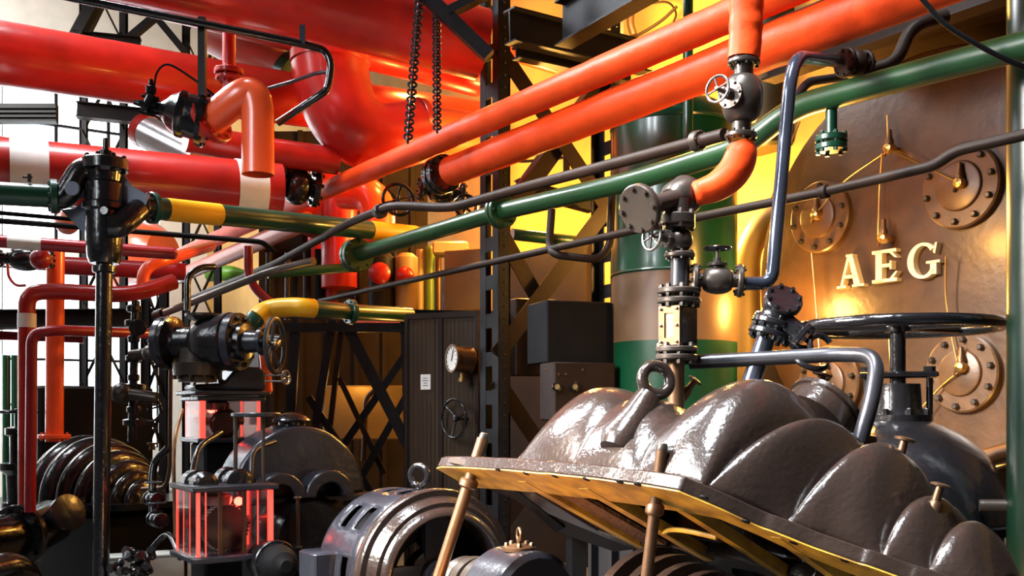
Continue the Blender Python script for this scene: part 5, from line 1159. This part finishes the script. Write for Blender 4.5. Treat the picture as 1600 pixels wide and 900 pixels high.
# deck and beam added to keep the wall over the round plate dark
m = MB(); ga_, gb_ = hall(0, 0, 0), hall(0, 0, 0)
m.slab([hall(4.9, WR, 4.25), hall(-3, WR, 4.25), hall(-3, WR - 1.5, 4.25), hall(4.9, WR - 1.5, 4.25)], UP * .12); solo(m, 'shade_deck', M['structure_brown'], 'dark deck added for shade above the round plate at top right', 'gallery', None, 30)
m = MB(); m.ibeam(hall(4.9, WR - 1.45, 4.1), hall(-3, WR - 1.45, 4.1), .14, .26); solo(m, 'shade_deck_girder', M['structure_brown'], 'dark edge beam carrying the added shade deck at top right', 'beam', None, 30)

# =================================================================== light
w = bpy.data.worlds.new('World'); scn.world = w; w.use_nodes = True
bg = w.node_tree.nodes['Background']; bg.inputs['Color'].default_value = (.86, .93, 1.0, 1); bg.inputs['Strength'].default_value = 8.0
def lamp(name, typ, loc, target, e, c, size=.2, size_y=None, spot=None):
    l = bpy.data.lights.new(name, typ); l.energy = e; l.color = c
    if typ == 'AREA':
        l.size = size
        if size_y: l.shape = 'RECTANGLE'; l.size_y = size_y
    else: l.shadow_soft_size = size
    if typ == 'SPOT': l.spot_size = math.radians(spot or 70); l.spot_blend = .6
    o = bpy.data.objects.new(name, l); col.objects.link(o); o.location = V(loc)
    if target is not None: o.rotation_euler = (V(target) - V(loc)).to_track_quat('-Z', 'Y').to_euler()
    return o
COOL = (.90, .95, 1.0); WARM = (1.0, .46, .09); AMB = (1.0, .50, .10)
for i in range(2):
    l = lamp('daylight_window', 'AREA', (-5.6 + i * .3, .6 + i * 2.6, 5.2), (.8, 5.2, 1.3), 130, COOL, .7, 3.6); l.data.spread = math.radians(80)
l = lamp('daylight_window', 'AREA', (-5.7, 9.5, 7.6), (.4, 4.6, 1.5), 230, COOL, 1.3, 2.4); l.data.spread = math.radians(60)
l = lamp('skylight', 'AREA', (-.9, 2.6, 9.6), (.9, 4.3, 1.2), 400, COOL, .9, 5.0); l.data.spread = math.radians(52)
l.rotation_euler = (V((.9, 4.3, 1.2)) - l.location).to_track_quat('-Z', 'Y').to_euler()
l = lamp('skylight', 'AREA', (-3.8, 7.6, 9.6), (-1.4, 7.2, 1.3), 200, COOL, .9, 3.0); l.data.spread = math.radians(70)
l = lamp('dome_fill', 'AREA', (-4.4, 4.0, 4.2), (-.1, 5.2, 1.5), 230, (1, .84, .70), .8, 2.0); l.data.spread = math.radians(45)  # warm fill added to bring out tan on the lid's left dome
lamp('pipe_lamp', 'POINT', P(620, 215, 10.4), None, 50, WARM, .1)
lamp('roof_fill', 'AREA', hall(17.5, -1.5, 9.4), hall(WF, -1.5, 3.4), 4000, (1, .98, .94), 3, 10)  # added fill that whitens the far wall, the ceiling has no opening
lamp('roof_fill', 'AREA', hall(9, -5.5, 9.0), (-3.5, 9.0, 3.2), 300, COOL, 2, 6)  # second added fill from above, towards the pipes on the left
lamp('wall_lamp', 'POINT', (1.75, 8.8, 3.3), None, 300, AMB, .12)
lamp('wall_lamp', 'POINT', P(850, 330, 10.2), None, 300, AMB, .12)
lamp('wall_lamp', 'POINT', P(722, 330, 11.6), None, 170, AMB, .12)
lamp('wall_lamp', 'POINT', P(985, 20, 9.2), None, 260, AMB, .12)
lamp('wall_lamp', 'POINT', P(690, 70, 11.3), None, 160, AMB, .12)
lamp('wall_lamp', 'POINT', P(1215, 480, 7.6), None, 70, AMB, .1)
lamp('pipe_lamp', 'POINT', P(1270, 330, 6.4), None, 60, WARM, .1)
lamp('plate_lamp', 'SPOT', (2.2, 5.0, .75), P(1450, 520, 7.0), 200, WARM, .06, spot=100)
lamp('plate_lamp', 'POINT', P(1548, 745, 6.05), None, 22, AMB, .08)
lamp('pit_lamp', 'POINT', (-.25, 4.2, .55), None, 40, WARM, .08)
lamp('pit_lamp', 'POINT', (1.3, 4.6, .6), None, 40, WARM, .08)
lamp('back_lamp', 'POINT', P(560, 600, 11.4), None, 9, AMB, .1)
lamp('back_lamp', 'POINT', P(665, 600, 10.2), None, 14, AMB, .1)
RED = (1, .05, .03)
lamp('case_lamp', 'POINT', c2 + UP * .12 + D2 * .1, None, 16, RED, .03)
lamp('case_lamp', 'POINT', c1 + UP * .08 - D2 * .1, None, 12, RED, .03)

vs = scn.view_settings; vs.view_transform = 'Standard'; vs.look = 'None'; vs.gamma = 1; vs.use_curve_mapping = False; vs.exposure = 0.0
scn.cycles.max_bounces = 8; scn.cycles.transparent_max_bounces = 12; scn.cycles.sample_clamp_indirect = 6
